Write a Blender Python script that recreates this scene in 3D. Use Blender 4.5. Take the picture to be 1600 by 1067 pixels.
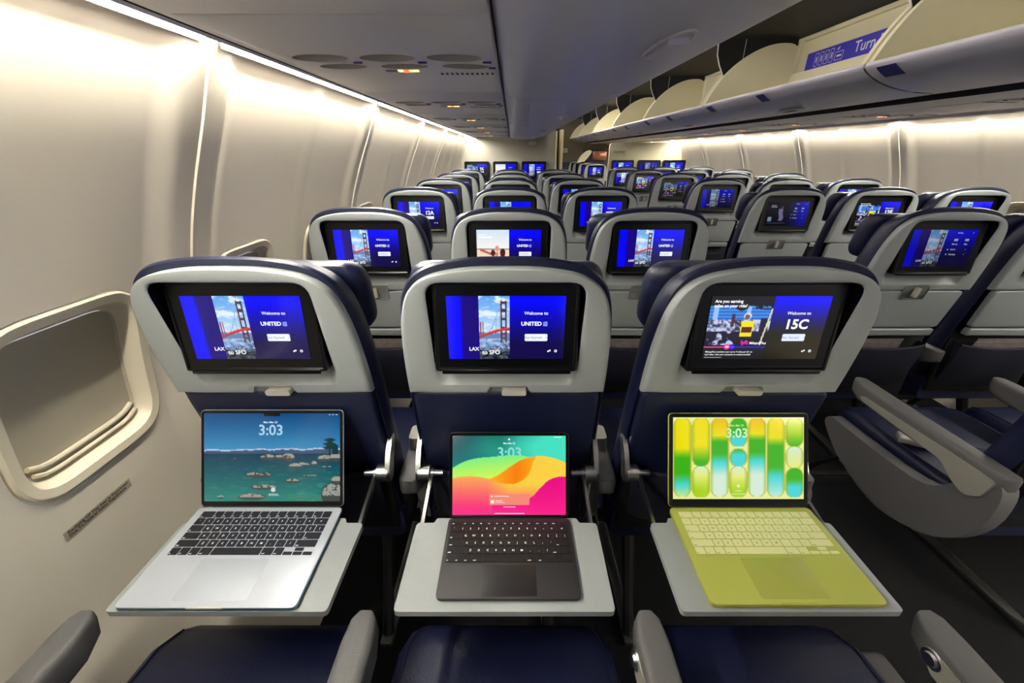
import bpy, bmesh, math, random
import numpy as np
from mathutils import Vector, Matrix
random.seed(7); np.random.seed(7)
SC = bpy.context.scene; COL = SC.collection
for o in list(bpy.data.objects): bpy.data.objects.remove(o)

# ------------------------------------------------------------------ camera, world, exposure
CZ = 1.335
cd = bpy.data.cameras.new('camera'); cam = bpy.data.objects.new('camera', cd); COL.objects.link(cam)
cam.location = (0, 0, CZ+.006); cam.rotation_euler = (math.radians(90-24.75), 0, 0)
cd.sensor_width = 36; cd.lens = 640/1600*36; cd.clip_start = .01; cd.clip_end = 60
SC.camera = cam
W = bpy.data.worlds.new('world'); SC.world = W; W.use_nodes = True
W.node_tree.nodes['Background'].inputs[0].default_value = (.55, .55, .62, 1)
W.node_tree.nodes['Background'].inputs[1].default_value = .65
vs = SC.view_settings; vs.view_transform = 'Standard'; vs.look = 'None'; vs.gamma = 1; vs.use_curve_mapping = False
vs.exposure = .5
COVE = 112.0        # emission of the cove lights along both side walls
MIR = 1.922        # mirror plane sum: x -> MIR - x

# ------------------------------------------------------------------ materials
def srgb(r, g, b):
    f = lambda c: (c/12.92 if c <= .04045 else ((c+.055)/1.055)**2.4)
    return (f(r/255), f(g/255), f(b/255), 1)
def mat(name, col, rough=.5, metal=0, noise=0, nscale=40, bump=0, bscale=300, coat=0, spec=.5, emit=None, estr=1):
    m = bpy.data.materials.new(name); m.use_nodes = True
    nt = m.node_tree; b = nt.nodes['Principled BSDF']
    b.inputs['Base Color'].default_value = col; b.inputs['Roughness'].default_value = rough
    b.inputs['Metallic'].default_value = metal; b.inputs['Coat Weight'].default_value = coat
    b.inputs['Specular IOR Level'].default_value = spec
    tc = nt.nodes.new('ShaderNodeTexCoord')
    if noise:
        n = nt.nodes.new('ShaderNodeTexNoise'); n.inputs['Scale'].default_value = nscale; n.inputs['Detail'].default_value = 4
        nt.links.new(tc.outputs['Object'], n.inputs['Vector'])
        r = nt.nodes.new('ShaderNodeMix'); r.data_type = 'RGBA'
        r.inputs[6].default_value = tuple(c*(1-noise) for c in col[:3])+(1,); r.inputs[7].default_value = tuple(min(1, c*(1+noise)) for c in col[:3])+(1,)
        nt.links.new(n.outputs['Fac'], r.inputs[0]); nt.links.new(r.outputs[2], b.inputs['Base Color'])
    if bump:
        n2 = nt.nodes.new('ShaderNodeTexNoise'); n2.inputs['Scale'].default_value = bscale
        nt.links.new(tc.outputs['Object'], n2.inputs['Vector'])
        bp = nt.nodes.new('ShaderNodeBump'); bp.inputs['Strength'].default_value = bump; bp.inputs['Distance'].default_value = .002
        nt.links.new(n2.outputs['Fac'], bp.inputs['Height']); nt.links.new(bp.outputs['Normal'], b.inputs['Normal'])
    if emit:
        b.inputs['Emission Color'].default_value = emit; b.inputs['Emission Strength'].default_value = estr
    return m
M = {}
M['shell'] = mat('seat_plastic', srgb(158,163,163), .42, noise=.04, bump=.15)
M['shell_dark'] = mat('seat_plastic_dark', srgb(120,121,118), .45)  # darker grey plastic for latch plates, tray undersides and sign ends
M['latch'] = mat('latch_plastic', srgb(190,188,176), .4)
M['navy'] = mat('navy_leather', srgb(20,25,56), .38, noise=.12, nscale=25, bump=.35, bscale=420)
M['navy_back'] = mat('navy_back_vinyl', srgb(14,22,54), .5, noise=.1, bump=.2)
M['navy_cloth'] = mat('navy_mesh_pocket', srgb(12,15,36), .8, bump=.4, bscale=700)
M['bezel'] = mat('screen_bezel_black', srgb(4,4,5), .28, spec=.35)
M['arm'] = mat('armrest_grey', srgb(96,95,95), .5, noise=.05, bump=.25, bscale=500)
M['arm_light'] = mat('armrest_side_grey', srgb(150,149,138), .45)
M['metal'] = mat('satin_aluminium', srgb(190,190,186), .28, metal=1)
M['chrome'] = mat('polished_metal', srgb(200,200,202), .3, metal=1)
M['frame'] = mat('seat_frame_grey', srgb(40,40,40), .5, metal=.5)
M['wall'] = mat('sidewall_panel', srgb(232,223,206), .62, noise=.015, nscale=6, bump=.04, bscale=500)
M['shade'] = mat('window_shade', srgb(186,178,158), .5)
M['wframe'] = mat('window_frame_plastic', srgb(226,216,192), .35)
M['gap'] = mat('dark_gap', srgb(30,24,26), .7)
M['psu'] = mat('service_panel_grey', srgb(222,217,216), .38, noise=.02, bump=.06)
M['cup_shade'] = mat('service_panel_cup_shade', srgb(172,166,158), .5)  # panel plastic tinted darker, standing in for shade inside the cups
M['bin'] = mat('bin_grey', srgb(205,202,214), .3, noise=.02, nscale=5)
M['cream'] = mat('bin_liner_cream', srgb(230,223,190), .55, noise=.02)
M['lipwhite'] = mat('bin_lip', srgb(205,203,198), .35)
M['black'] = mat('black_liner', srgb(14,13,12), .6)
M['olive'] = mat('bin_roof_liner', srgb(24,22,16), .7)
M['carpet'] = mat('dark_carpet', srgb(10,10,14), .95, noise=.4, nscale=90, bump=.6, bscale=300)
M['ceil'] = mat('ceiling_panel', srgb(150,146,150), .5)
M['bulk'] = mat('bulkhead_laminate', srgb(168,164,152), .5, noise=.03, nscale=30)
M['bulk2'] = mat('bulkhead_laminate_cream', srgb(200,192,160), .5, noise=.03, nscale=30)
M['brown'] = mat('far_wall_brown', srgb(104,92,74), .6, noise=.06)
M['signblue'] = mat('sign_blue', srgb(48,34,190), .45)
M['tagblue'] = mat('tag_blue', srgb(34,34,110), .45)
M['white'] = mat('print_white', srgb(235,235,240), .5)
M['ink'] = mat('print_dark', srgb(70,60,52), .6)
M['sticker'] = mat('sticker_grey', srgb(186,176,158), .35)
M['paper'] = mat('magazine_paper', srgb(132,122,120), .6, noise=.45, nscale=60)
M['copper'] = mat('copper_sheen', srgb(150,100,80), .3, metal=.7, noise=.4, nscale=30)
M['silver'] = mat('laptop_pale_silver', srgb(196,202,212), .38, metal=.25)
M['silver_edge'] = mat('laptop_edge_blue', srgb(110,150,165), .3, metal=.8)
M['pad_s'] = mat('trackpad_pale_silver', srgb(184,190,200), .5, metal=.15)
M['citrus'] = mat('laptop_citrus', srgb(184,190,88), .45, metal=.12)
M['citrus_pad'] = mat('trackpad_citrus', srgb(170,175,80), .42, metal=.12)
M['key_b'] = mat('key_black', srgb(22,20,30), .45)
M['key_c'] = mat('key_pale_yellow', srgb(232,230,170), .5)
M['tabkb'] = mat('tablet_case_black', srgb(38,35,37), .5, bump=.1)
M['tabpad'] = mat('tablet_trackpad_black', srgb(34,31,33), .4)
M['key_t'] = mat('key_dark', srgb(20,18,20), .5)
M['legend_w'] = mat('legend_white', srgb(240,240,245), .5, emit=(1,1,1,1), estr=.35)
M['legend_g'] = mat('legend_grey', srgb(150,150,120), .5)
M['cove'] = mat('cove_light_diffuser', (1,1,1,1), .5, emit=(1,.95,.82,1), estr=COVE)
M['amber'] = mat('lit_sign_amber', (0,0,0,1), .5, emit=(1,.62,.2,1), estr=1.6)
M['red'] = mat('lit_sign_red', (0,0,0,1), .5, emit=(1,.12,.03,1), estr=1.6)
M['warm'] = mat('doorway_edge_cream', srgb(232,222,176), .5)
M['buckle'] = mat('buckle_metal', srgb(210,205,200), .3, metal=.7)
M['belt'] = mat('belt_webbing', srgb(16,18,40), .7)
def screenmat(name, strength):
    m = bpy.data.materials.new(name); m.use_nodes = True; nt = m.node_tree; b = nt.nodes['Principled BSDF']
    a = nt.nodes.new('ShaderNodeAttribute'); a.attribute_name = 'Col'
    b.inputs['Base Color'].default_value = (.004,.004,.005,1); b.inputs['Roughness'].default_value = .12
    nt.links.new(a.outputs['Color'], b.inputs['Emission Color']); b.inputs['Emission Strength'].default_value = strength
    return m
M['screen'] = screenmat('lit_screen', .75)
M['screen_dim'] = screenmat('lit_screen_dim', .30)
M['screen_lap'] = screenmat('lit_laptop_screen', .68)

# ------------------------------------------------------------------ mesh helpers
class MB:
    def __init__(s): s.v=[]; s.f=[]; s.m=[]; s.mats=[]; s.c=[]; s.hascol=False
    def mi(s, m):
        if m not in s.mats: s.mats.append(m)
        return s.mats.index(m)
    def add(s, vf, m='shell', T=None, col=None):
        v, f = vf; n = len(s.v); k = s.mi(m)
        if T is not None: v = [T(p) for p in v] if callable(T) else [tuple(T @ Vector(p)) for p in v]
        s.v += [tuple(p) for p in v]; s.f += [tuple(i+n for i in q) for q in f]; s.m += [k]*len(f)
        if col is not None:
            s.hascol = True
            s.c += list(col) if len(col) == len(v) and len(v) != 3 else [tuple(col)]*len(v)
        else: s.c += [(0,0,0,1)]*len(v)
        return s
    def mesh(s, name, angle=32):
        me = bpy.data.meshes.new(name); me.from_pydata(s.v, [], s.f)
        for m in s.mats: me.materials.append(M[m])
        me.polygons.foreach_set('material_index', s.m)
        if s.hascol:
            at = me.color_attributes.new('Col', 'FLOAT_COLOR', 'POINT')
            at.data.foreach_set('color', np.array(s.c, dtype=np.float32).ravel())
        me.update()
        bm = bmesh.new(); bm.from_mesh(me)
        if not s.hascol: bmesh.ops.recalc_face_normals(bm, faces=bm.faces)
        bm.to_mesh(me); bm.free()
        me.shade_smooth(); me.set_sharp_from_angle(angle=math.radians(angle))
        return me
def link(name, me, parent=None, loc=None, rot=None):
    o = bpy.data.objects.new(name, me); COL.objects.link(o)
    if parent is not None: o.parent = parent
    if loc is not None: o.location = loc
    if rot is not None: o.rotation_euler = rot
    return o
def obj(name, mb, parent=None, loc=None, angle=32): return link(name, mb.mesh(name, angle), parent, loc)
def tag(o, label, cat, group=None):
    o['label'] = label; o['category'] = cat
    if group: o['group'] = group
    return o
def empty(name, loc, label=None, cat=None, group=None, rot=None):
    o = link(name, None, None, loc, rot); o.empty_display_size = .1
    if label: tag(o, label, cat, group)
    return o
def struct(name, mb, parent=None):
    o = obj(name, mb, parent)
    if parent is None: o['kind'] = 'structure'
    return o
def from_bm(bm):
    bm.verts.index_update(); v = [tuple(p.co) for p in bm.verts]; f = [tuple(q.index for q in p.verts) for p in bm.faces]; bm.free(); return v, f
def rbox(x0, x1, y0, y1, z0, z1, r=.004, seg=2):
    bm = bmesh.new(); bmesh.ops.create_cube(bm, size=1)
    for v in bm.verts: v.co = Vector(((x0+x1)/2+v.co.x*(x1-x0), (y0+y1)/2+v.co.y*(y1-y0), (z0+z1)/2+v.co.z*(z1-z0)))
    r = min(r, .49*min(x1-x0, y1-y0, z1-z0))
    if r > 0: bmesh.ops.bevel(bm, geom=list(bm.edges), offset=r, segments=seg, profile=.5, affect='EDGES')
    return from_bm(bm)
def prism(poly, a, b, fn, r=0, seg=2):
    """poly: 2d points, extruded between a and b; fn(u,v,d)->xyz"""
    bm = bmesh.new(); lo = [bm.verts.new((u, v, a)) for u, v in poly]; hi = [bm.verts.new((u, v, b)) for u, v in poly]
    n = len(poly); bm.faces.new(lo[::-1]); bm.faces.new(hi)
    for i in range(n): bm.faces.new((lo[i], lo[(i+1)%n], hi[(i+1)%n], hi[i]))
    if r > 0:
        es = [e for e in bm.edges if len(e.link_faces) == 2 and e.calc_face_angle(0) > .6]
        bmesh.ops.bevel(bm, geom=es, offset=r, segments=seg, profile=.5, affect='EDGES')
    v, f = from_bm(bm); return [fn(*p) for p in v], f
def loft(rings, cap0=True, cap1=True, closed=True):
    n = len(rings[0]); v = [p for r in rings for p in r]; f = []
    for k in range(len(rings)-1):
        for i in range(n if closed else n-1):
            j = (i+1) % n; f.append((k*n+i, k*n+j, (k+1)*n+j, (k+1)*n+i))
    if cap0: f.append(tuple(range(n))[::-1])
    if cap1: f.append(tuple((len(rings)-1)*n+i for i in range(n)))
    return v, f
def tube(pts, r, n=10, sx=1, caps=True):
    P = [Vector(p) for p in pts]; rings = []; up = None
    for i, p in enumerate(P):
        t = (P[min(i+1, len(P)-1)]-P[max(i-1, 0)]).normalized()
        if up is None: up = Vector((0,0,1)) if abs(t.z) < .9 else Vector((0,1,0))
        a = t.cross(up).normalized(); b = a.cross(t).normalized(); up = b
        rr = r[i] if isinstance(r, (list, tuple)) else r
        rings.append([tuple(p+a*math.cos(q)*rr*sx+b*math.sin(q)*rr) for q in [2*math.pi*k/n for k in range(n)]])
    return loft(rings, caps, caps)
def catmull(pts, sub=6):
    P = [np.array(p, float) for p in pts]; P = [2*P[0]-P[1]]+P+[2*P[-1]-P[-2]]; out = []
    for i in range(1, len(P)-2):
        for k in range(sub):
            t = k/sub; a, b, c, d = P[i-1:i+3]
            out.append(tuple(.5*((2*b)+(c-a)*t+(2*a-5*b+4*c-d)*t*t+(-a+3*b-3*c+d)*t**3)))
    out.append(tuple(P[-2])); return out
def roundpoly(pts, r, seg=5):
    out = []; n = len(pts)
    for i in range(n):
        p = Vector(pts[i]); a = Vector(pts[i-1])-p; b = Vector(pts[(i+1)%n])-p
        rr = r[i] if isinstance(r, (list, tuple)) else r
        if rr <= 0: out.append(tuple(p)); continue
        la, lb = a.length, b.length; a.normalize(); b.normalize(); ang = a.angle(b)
        d = min(rr/math.tan(ang/2), la*.49, lb*.49); p0 = p+a*d; p1 = p+b*d
        for k in range(seg+1):
            t = k/seg; out.append(tuple((1-t)**2*p0+2*t*(1-t)*p+t*t*p1))
    return out
def rrect(x0, x1, y0, y1, r, seg=5): return roundpoly([(x0,y0),(x1,y0),(x1,y1),(x0,y1)], r, seg)
def offset(poly, d):
    n = len(poly); out = []; A = sum(poly[i][0]*poly[(i+1)%n][1]-poly[(i+1)%n][0]*poly[i][1] for i in range(n)); s = 1 if A > 0 else -1
    for i in range(n):
        a = Vector(poly[i])-Vector(poly[i-1]); b = Vector(poly[(i+1)%n])-Vector(poly[i])
        na = Vector((a.y, -a.x)); nb = Vector((b.y, -b.x))
        if na.length > 1e-9: na.normalize()
        if nb.length > 1e-9: nb.normalize()
        m = na+nb
        if m.length < 1e-6: m = na
        m.normalize(); k = max(.5, m.dot(na) if na.length else 1)
        q = Vector(poly[i])+m*(s*d/k); out.append(tuple(q))
    return out
def ray_ring(poly, c, angs):
    out = []; n = len(poly)
    for t in angs:
        dx, dy = math.cos(t), math.sin(t); best = None
        for i in range(n):
            ax, ay = poly[i][0]-c[0], poly[i][1]-c[1]; bx, by = poly[(i+1)%n][0]-c[0], poly[(i+1)%n][1]-c[1]
            ex, ey = bx-ax, by-ay; den = dx*ey-dy*ex
            if abs(den) < 1e-12: continue
            s = (ax*ey-ay*ex)/den; u = (ax*dy-ay*dx)/den
            if s > 0 and -1e-6 <= u <= 1+1e-6 and (best is None or s > best): best = s
        out.append((c[0]+dx*(best or .1), c[1]+dy*(best or .1)))
    return out
def ang_set(polys, c, n=64):
    s = {round(2*math.pi*k/n, 5) for k in range(n)}
    for p in polys: s |= {round(math.atan2(q[1]-c[1], q[0]-c[0]) % (2*math.pi), 5) for q in p}
    a = sorted(s); out = [a[0]]
    for x in a[1:]:
        if x-out[-1] > 2e-4: out.append(x)
    return out
_tc = {}
def text(s, size=.01, align='LEFT', bold=0., res=3):
    k = (s, bold, res)
    if k not in _tc:
        c = bpy.data.curves.new('t', 'FONT'); c.body = s; c.size = 1; c.offset = bold; c.resolution_u = res; c.fill_mode = 'FRONT'
        o = bpy.data.objects.new('t', c); COL.objects.link(o); dg = bpy.context.evaluated_depsgraph_get(); dg.update()
        me = bpy.data.meshes.new_from_object(o.evaluated_get(dg))
        v = [(p.co.x, p.co.y) for p in me.vertices]; f = [tuple(p.vertices) for p in me.polygons]
        bpy.data.objects.remove(o); bpy.data.curves.remove(c); bpy.data.meshes.remove(me)
        _tc[k] = (v, f)
    v, f = _tc[k]
    if not v: return [], []
    w = max(p[0] for p in v); dx = {'LEFT': 0, 'CENTER': -w/2, 'RIGHT': -w}[align]
    return [((x+dx)*size, y*size) for x, y in v], f
def baked_boolean(mb, cutters, name):
    me = mb.mesh(name); o = link(name, me)
    cm = cutters.mesh('cutter'); co = link('cutter', cm)
    md = o.modifiers.new('b', 'BOOLEAN'); md.operation = 'DIFFERENCE'; md.object = co; md.solver = 'EXACT'
    dg = bpy.context.evaluated_depsgraph_get(); dg.update()
    r = bpy.data.meshes.new_from_object(o.evaluated_get(dg))
    bpy.data.objects.remove(o); bpy.data.objects.remove(co); r.name = name
    r.shade_smooth(); r.set_sharp_from_angle(angle=math.radians(35)); return r

# ------------------------------------------------------------------ pictures shown on screens (vertex colours)
def lin(a):
    a = np.clip(np.asarray(a, float), 0, 1); return np.where(a <= .04045, a/12.92, ((a+.055)/1.055)**2.4)
_g = np.random.rand(64, 64)
def vn(x, y):
    xi = np.floor(x).astype(int); yi = np.floor(y).astype(int); fx = x-xi; fy = y-yi; fx = fx*fx*(3-2*fx); fy = fy*fy*(3-2*fy)
    g = lambda a, b: _g[a % 64, b % 64]
    return (g(xi,yi)*(1-fx)+g(xi+1,yi)*fx)*(1-fy)+(g(xi,yi+1)*(1-fx)+g(xi+1,yi+1)*fx)*fy
def fbm(x, y): return .5*vn(x,y)+.3*vn(x*2.1+7,y*2.1)+.2*vn(x*4.3+3,y*4.3+9)
def C3(*c): return np.array(c, float)/255
def mixc(a, b, t): t = np.clip(t, 0, 1)[..., None]; return a*(1-t)+b*t
def put(img, mask, col):
    m = np.clip(mask.astype(float), 0, 1)[..., None]; img[:] = img*(1-m)+np.broadcast_to(np.asarray(col, float), img.shape)*m
class Disp:
    def __init__(s, w, h, m='screen'): s.w=w; s.h=h; s.mb=MB(); s.m=m
    def P(s, u, v, L): return ((u-.5)*s.w, -L*.00018, (.5-v)*s.h)
    def grid(s, fn, u0=0, v0=0, u1=1, v1=1, nx=40, ny=30, L=0, keep=None):
        a = np.linspace(0, 1, nx); b = np.linspace(0, 1, ny); U, V = np.meshgrid(a, b); img = lin(fn(U, V))
        vs_ = [s.P(u0+(u1-u0)*U[j,i], v0+(v1-v0)*V[j,i], L) for j in range(ny) for i in range(nx)]
        f = [(j*nx+i, (j+1)*nx+i, (j+1)*nx+i+1, j*nx+i+1) for j in range(ny-1) for i in range(nx-1) if keep is None or keep[j, i]]
        s.mb.add((vs_, f), s.m, col=[tuple(c)+(1.,) for c in img.reshape(-1, 3)])
    def poly(s, pts, col, L=1):
        c = tuple(lin(C3(*col)))+(1.,); s.mb.add(([s.P(u, v, L) for u, v in pts], [tuple(range(len(pts)))[::-1]]), s.m, col=[c]*len(pts))
    def rect(s, u0, v0, u1, v1, col, L=1, r=0):
        if r: 
            k = s.w/s.h; pts = [(u, v) for u, v in rrect(u0*k, u1*k, v0, v1, r, 4)]; pts = [(u/k, v) for u, v in pts]
        else: pts = [(u0,v0),(u1,v0),(u1,v1),(u0,v1)]
        s.poly(pts, col, L)
    def circ(s, u, v, r, col, L=1, n=20): s.poly([(u+r*math.cos(2*math.pi*i/n)*s.h/s.w, v+r*math.sin(2*math.pi*i/n)) for i in range(n)], col, L)
    def text(s, t, u, v, size, col=(255,255,255), align='CENTER', bold=0, L=3, wd=None):
        if wd:
            q = text(t, 1, 'LEFT', bold)[0]; size = wd*s.w/max(p[0] for p in q)/s.h
        tv, f = text(t, size*s.h, align, bold); x0 = (u-.5)*s.w; z0 = (.5-v)*s.h; c = tuple(lin(C3(*col)))+(1.,)
        s.mb.add(([(x0+x, -L*.00018, z0+y) for x, y in tv], f), s.m, col=[c]*len(tv))
    def mesh(s, name='display'): return s.mb.mesh(name)

def p_bridge(U, V):
    im = mixc(C3(92,160,235), C3(200,225,250), V/.6)
    c = fbm(U*3+2, V*14); put(im, np.clip((c-.48)*5, 0, 1)*(V < .55), C3(225,238,252))
    put(im, (V > .60-.05*fbm(U*9, V*0+3)) & (V < .7), C3(110,130,175))
    w = fbm(U*8, V*34); wc = mixc(C3(86,122,178), C3(180,205,235), (w-.3)*2.2); sel = V > .66; im[sel] = wc[sel]
    cab = .62-.58*np.clip((U-.15)/.6, 0, 1)**1.8; put(im, (abs(V-cab) < .008) & (U < .76), C3(90,90,120))
    for k in range(9):
        u = .2+.06*k; put(im, (abs(U-u) < .007) & (V > .62-.58*((u-.15)/.6)**1.8) & (V < .57), C3(150,160,190))
    tw = (V > .075) & (V < .73)
    for a, b in ((.70,.755),(.85,.905)): put(im, tw & (U > a) & (U < b), C3(84,46,60))
    for v in (.08,.2,.33,.47): put(im, (U > .70) & (U < .905) & (V > v) & (V < v+.045), C3(84,46,60))
    for v in (.55,.63):
        t = (V-v)/.07; put(im, (t > 0) & (t < 1) & ((abs(U-(.72+.17*t)) < .022) | (abs(U-(.89-.17*t)) < .022)), C3(90,50,66))
    dk = .50+.13*(1-U)**1.6; put(im, abs(V-dk) < .014, C3(226,60,56)); put(im, (V > dk+.014) & (V < dk+.032), C3(150,50,62))
    put(im, (V > .4) & (V < .66) & ((abs(U-.05) < .02) | (abs(U-.13) < .014)), C3(140,80,95))
    r = fbm(U*7+5, V*22); put(im, (V > .74+.18*U*0+.1*(1-U)) & (r > .52), C3(70,70,92)); put(im, (V > .8) & (r > .62), C3(200,215,235))
    put(im, (V > .86) & (r < .4), C3(40,44,60)); dk_ = np.clip((V-.8)*6, 0, .55); im = im*(1-dk_[..., None]); return im
def p_right(U, V): 
    im = mixc(C3(0,0,255), C3(12,2,70), V*1.5-.12+.25*(1-U)*0); return im
def p_ride(U, V):
    im = mixc(C3(36,92,190), C3(70,150,235), .5+.5*np.sin(V*95)); put(im, V < .16+.06*fbm(U*8, V*8), C3(14,14,24))
    for u in (.1,.62): put(im, (abs(U-u) < .035) & (V > .2) & (V < .5), C3(150,190,240))
    b = fbm(U*17, V*15); s2 = V > .47; cc = mixc(C3(40,50,90), C3(200,205,235), (b-.35)*4); im[s2] = cc[s2]
    put(im, (U > .7) & (V < .28) & (fbm(U*16, V*22) > .42), C3(16,16,30)); put(im, (U > .4) & (U < .6) & (V > .18) & (V < .3-.5*abs(U-.5)), C3(20,20,36))
    put(im, (V > .72) & (fbm(U*6+3, V*6) > .36), C3(24,18,40))
    put(im, ((U-.62)/.06)**2+((V-.40)/.07)**2 < 1, C3(205,215,235)); put(im, ((U-.615)/.04)**2+((V-.42)/.055)**2 < 1, C3(120,84,80))
    put(im, (abs(U-.64) < .11-.05*(V-.5)) & (V > .5) & (V < .82), C3(240,225,30)); put(im, (abs(U-.64) < .08) & (V > .62) & (V < .74), C3(96,30,36))
    put(im, (abs(V-(.60-.12*(.55-U)/.15)) < .03) & (U > .38) & (U < .54), C3(70,44,54)); put(im, (abs(U-.39) < .03) & (V > .36) & (V < .62), C3(70,44,60))
    put(im, (abs(U-.64) < .09) & (V > .82), C3(28,18,30)); put(im, (abs(U-.90) < .06) & (V > .45) & (V < .85), C3(26,20,60))
    put(im, (abs(U-(1.02-.12*V)) < .012) & (V > .25), C3(225,220,150)); return im
def p_beach(U, V):
    im = mixc(C3(205,225,245), C3(245,240,235), V*2); put(im, (V > .5), C3(240,214,190)); put(im, (abs(V-.52) < .015), C3(140,150,150))
    put(im, (abs(V-(.55+.35*(U-.15))) < .035) & (U > .1) & (U < .55), C3(180,100,84))
    for u, v, r, c in ((.5,.62,.07,(90,30,24)),(.63,.5,.06,(222,150,130)),(.8,.62,.09,(80,26,24)),(.62,.66,.05,(214,130,110))):
        put(im, ((U-u)/r)**2+((V-v)/(r*1.3))**2 < 1, C3(*c))
    put(im, (abs(U-.6-.05*np.sin(V*9)) < .14) & (V > .72), C3(244,236,238)); put(im, (U > .84) & (V > .78), C3(110,110,200)); return im
def logo(d, u, v, size=.085, L=3):
    d.text('UNITED', u-.03, v, size, bold=.03, L=L, wd=.175); x0 = u+.070; w = .036; h = .068
    d.rect(x0, v-h+.008, x0+w, v+.008, (150,170,255), L, r=.01)
    for k in (0,1,2):
        for a in np.linspace(0, 1.2, 5)[:-1]:
            rr = .35+.28*k; p = [(x0+w*rr*math.sin(t), v+.008-h*rr*math.cos(t)*1.) for t in (a, a+.3)]; q = [(x0+w*(rr+.12)*math.sin(t), v+.008-h*(rr+.12)*math.cos(t)) for t in (a+.3, a)]
            d.poly(p+q, (30,40,200), L+1)
def icons(d):
    d.circ(.865,.873,.014,(255,255,255)); d.circ(.88,.86,.014,(255,255,255)); d.circ(.93,.868,.022,(255,255,255)); d.circ(.93,.868,.011,(10,10,80),2)
SW, SH = .218, .1235
def disp_bridge(seat=None, m='screen', hi=True, menu=False):
    d = Disp(SW, SH, m); d.grid(lambda U, V: mixc(C3(0,0,255), C3(24,0,120), np.clip((U-.40)*9, 0, 1)), 0, 0, .27, 1, 22, 4)
    d.grid(p_bridge, .27, 0, .53, 1, 60 if hi else 36, 80 if hi else 44); d.grid(p_right, .53, 0, 1, 1, 8, 24)
    d.text('LAX', .178, .86, 0, align='LEFT', bold=.02, wd=.088); d.text('to SFO', .29, .92, 0, align='LEFT', bold=.02, wd=.155)
    if menu: menu_txt(d); return d.mesh()
    d.text('Welcome to', .755, .285, 0, bold=.01, wd=.20)
    if seat: d.text(seat, .755, .52, 0, bold=.03, wd=.21)
    else: logo(d, .745, .455)
    d.rect(.66, .59, .855, .705, (238,242,255), 2, r=.02); d.text('Get Started    >', .757, .665, .055, (90,100,130)); icons(d); return d.mesh()
def menu_txt(d):
    d.text('Chat', .74, .10, .055, bold=.01); d.circ(.93, .08, .014, (220,225,255)); d.circ(.70, .083, .016, (220,225,255))
    for u, t in ((.70,'Movies'),(.87,'Map')):
        d.rect(u-.03, .24, u+.03, .30, (200,210,255), 2); d.text(t, u, .40, .055, bold=.01)
    for v, t in ((.55,'Wi-Fi'),(.68,'Settings')):
        d.circ(.62, v-.02, .018, (240,240,255)); d.text(t, .66, v, .06, align='LEFT', bold=.01); d.circ(.90, v-.02, .010, (240,240,255))
def disp_ride(seat, m='screen', hi=True, menu=False):
    d = Disp(SW, SH, m); d.grid(lambda U, V: mixc(C3(20,20,26), C3(30,28,34), V), 0, 0, .53, 1, 4, 4)
    d.grid(p_ride, 0, 0, .53, .77, 90 if hi else 44, 76 if hi else 36, L=1)
    d.grid(lambda U, V: mixc(C3(0,0,255), C3(30,26,10), np.clip(V*1.9-.15, 0, 1)), .53, 0, 1, 1, 6, 24)
    d.text('Are you earning', .03, .10, 0, align='LEFT', bold=.03, wd=.235); d.text('miles on your ride?', .03, .17, 0, align='LEFT', bold=.03, wd=.275)
    d.text('lyft', .345, .755, .09, (255,30,190), bold=.03); d.text('MileagePlus', .46, .755, .055, bold=.02)
    d.rect(.0, .795, .26, .812, (235,70,150), 2); d.rect(.2, .795, .53, .812, (40,40,230), 2); d.circ(.2, .80, .045, (240,50,160), 3); d.circ(.245, .80, .045, (30,30,230), 2); d.rect(.185, .785, .215, .81, (255,210,240), 4)
    d.text('MileagePlus members earn up to 4 miles per $1 on', .02, .893, 0, align='LEFT', bold=.01, wd=.41); d.text('Lyft rides. Link your accounts at united.com/lyft', .02, .938, 0, align='LEFT', bold=.01, wd=.40); d.rect(.02,.972,.17,.979,(200,200,200))
    if menu: menu_txt(d); return d.mesh()
    d.text('Welcome to', .755, .285, 0, bold=.01, wd=.20); d.text(seat, .755, .505, 0, bold=.03, wd=.20)
    d.rect(.66, .59, .855, .705, (225,235,255), 2, r=.02); d.text('Get Started    >', .757, .665, .055, (90,100,130)); icons(d); return d.mesh()
def disp_beach(m='screen'):
    d = Disp(SW, SH, m); d.grid(p_beach, 0, 0, .505, 1, 56, 56); d.grid(p_right, .505, 0, 1, 1, 8, 24)
    d.rect(.03,.12,.16,.145,(245,248,255)); d.rect(.03,.18,.24,.215,(255,255,255)); d.text('Welcome to', .755, .285, 0, bold=.01, wd=.20); logo(d, .745, .455)
    d.rect(.66, .59, .855, .705, (238,242,255), 2, r=.02); d.text('Get Started    >', .757, .665, .055, (90,100,130)); icons(d); return d.mesh()
def disp_menu_dark(m='screen_dim'):
    d = Disp(SW, SH, m)
    def bg(U, V):
        im = mixc(C3(14,12,30), C3(20,20,240), np.clip((U-.5)*2.6, 0, 1)*np.clip(1.15-V*.45, 0, 1)); put(im, (abs(U-.36-.02*np.sin(V*12)) < .05) & (V > .3) & (V < .78), C3(150,140,190))
        put(im, (((U-.37)/.03)**2+((V-.24)/.06)**2 < 1), C3(110,80,90)); return im
    d.grid(bg, 0, 0, 1, 1, 60, 34); d.rect(.06,.62,.15,.80,(150,190,220)); d.rect(.1,.14,.22,.165,(220,220,235)); d.rect(.1,.2,.24,.225,(220,220,235)); d.rect(.06,.86,.5,.885,(90,90,130)); menu_txt(d); return d.mesh()

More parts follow.
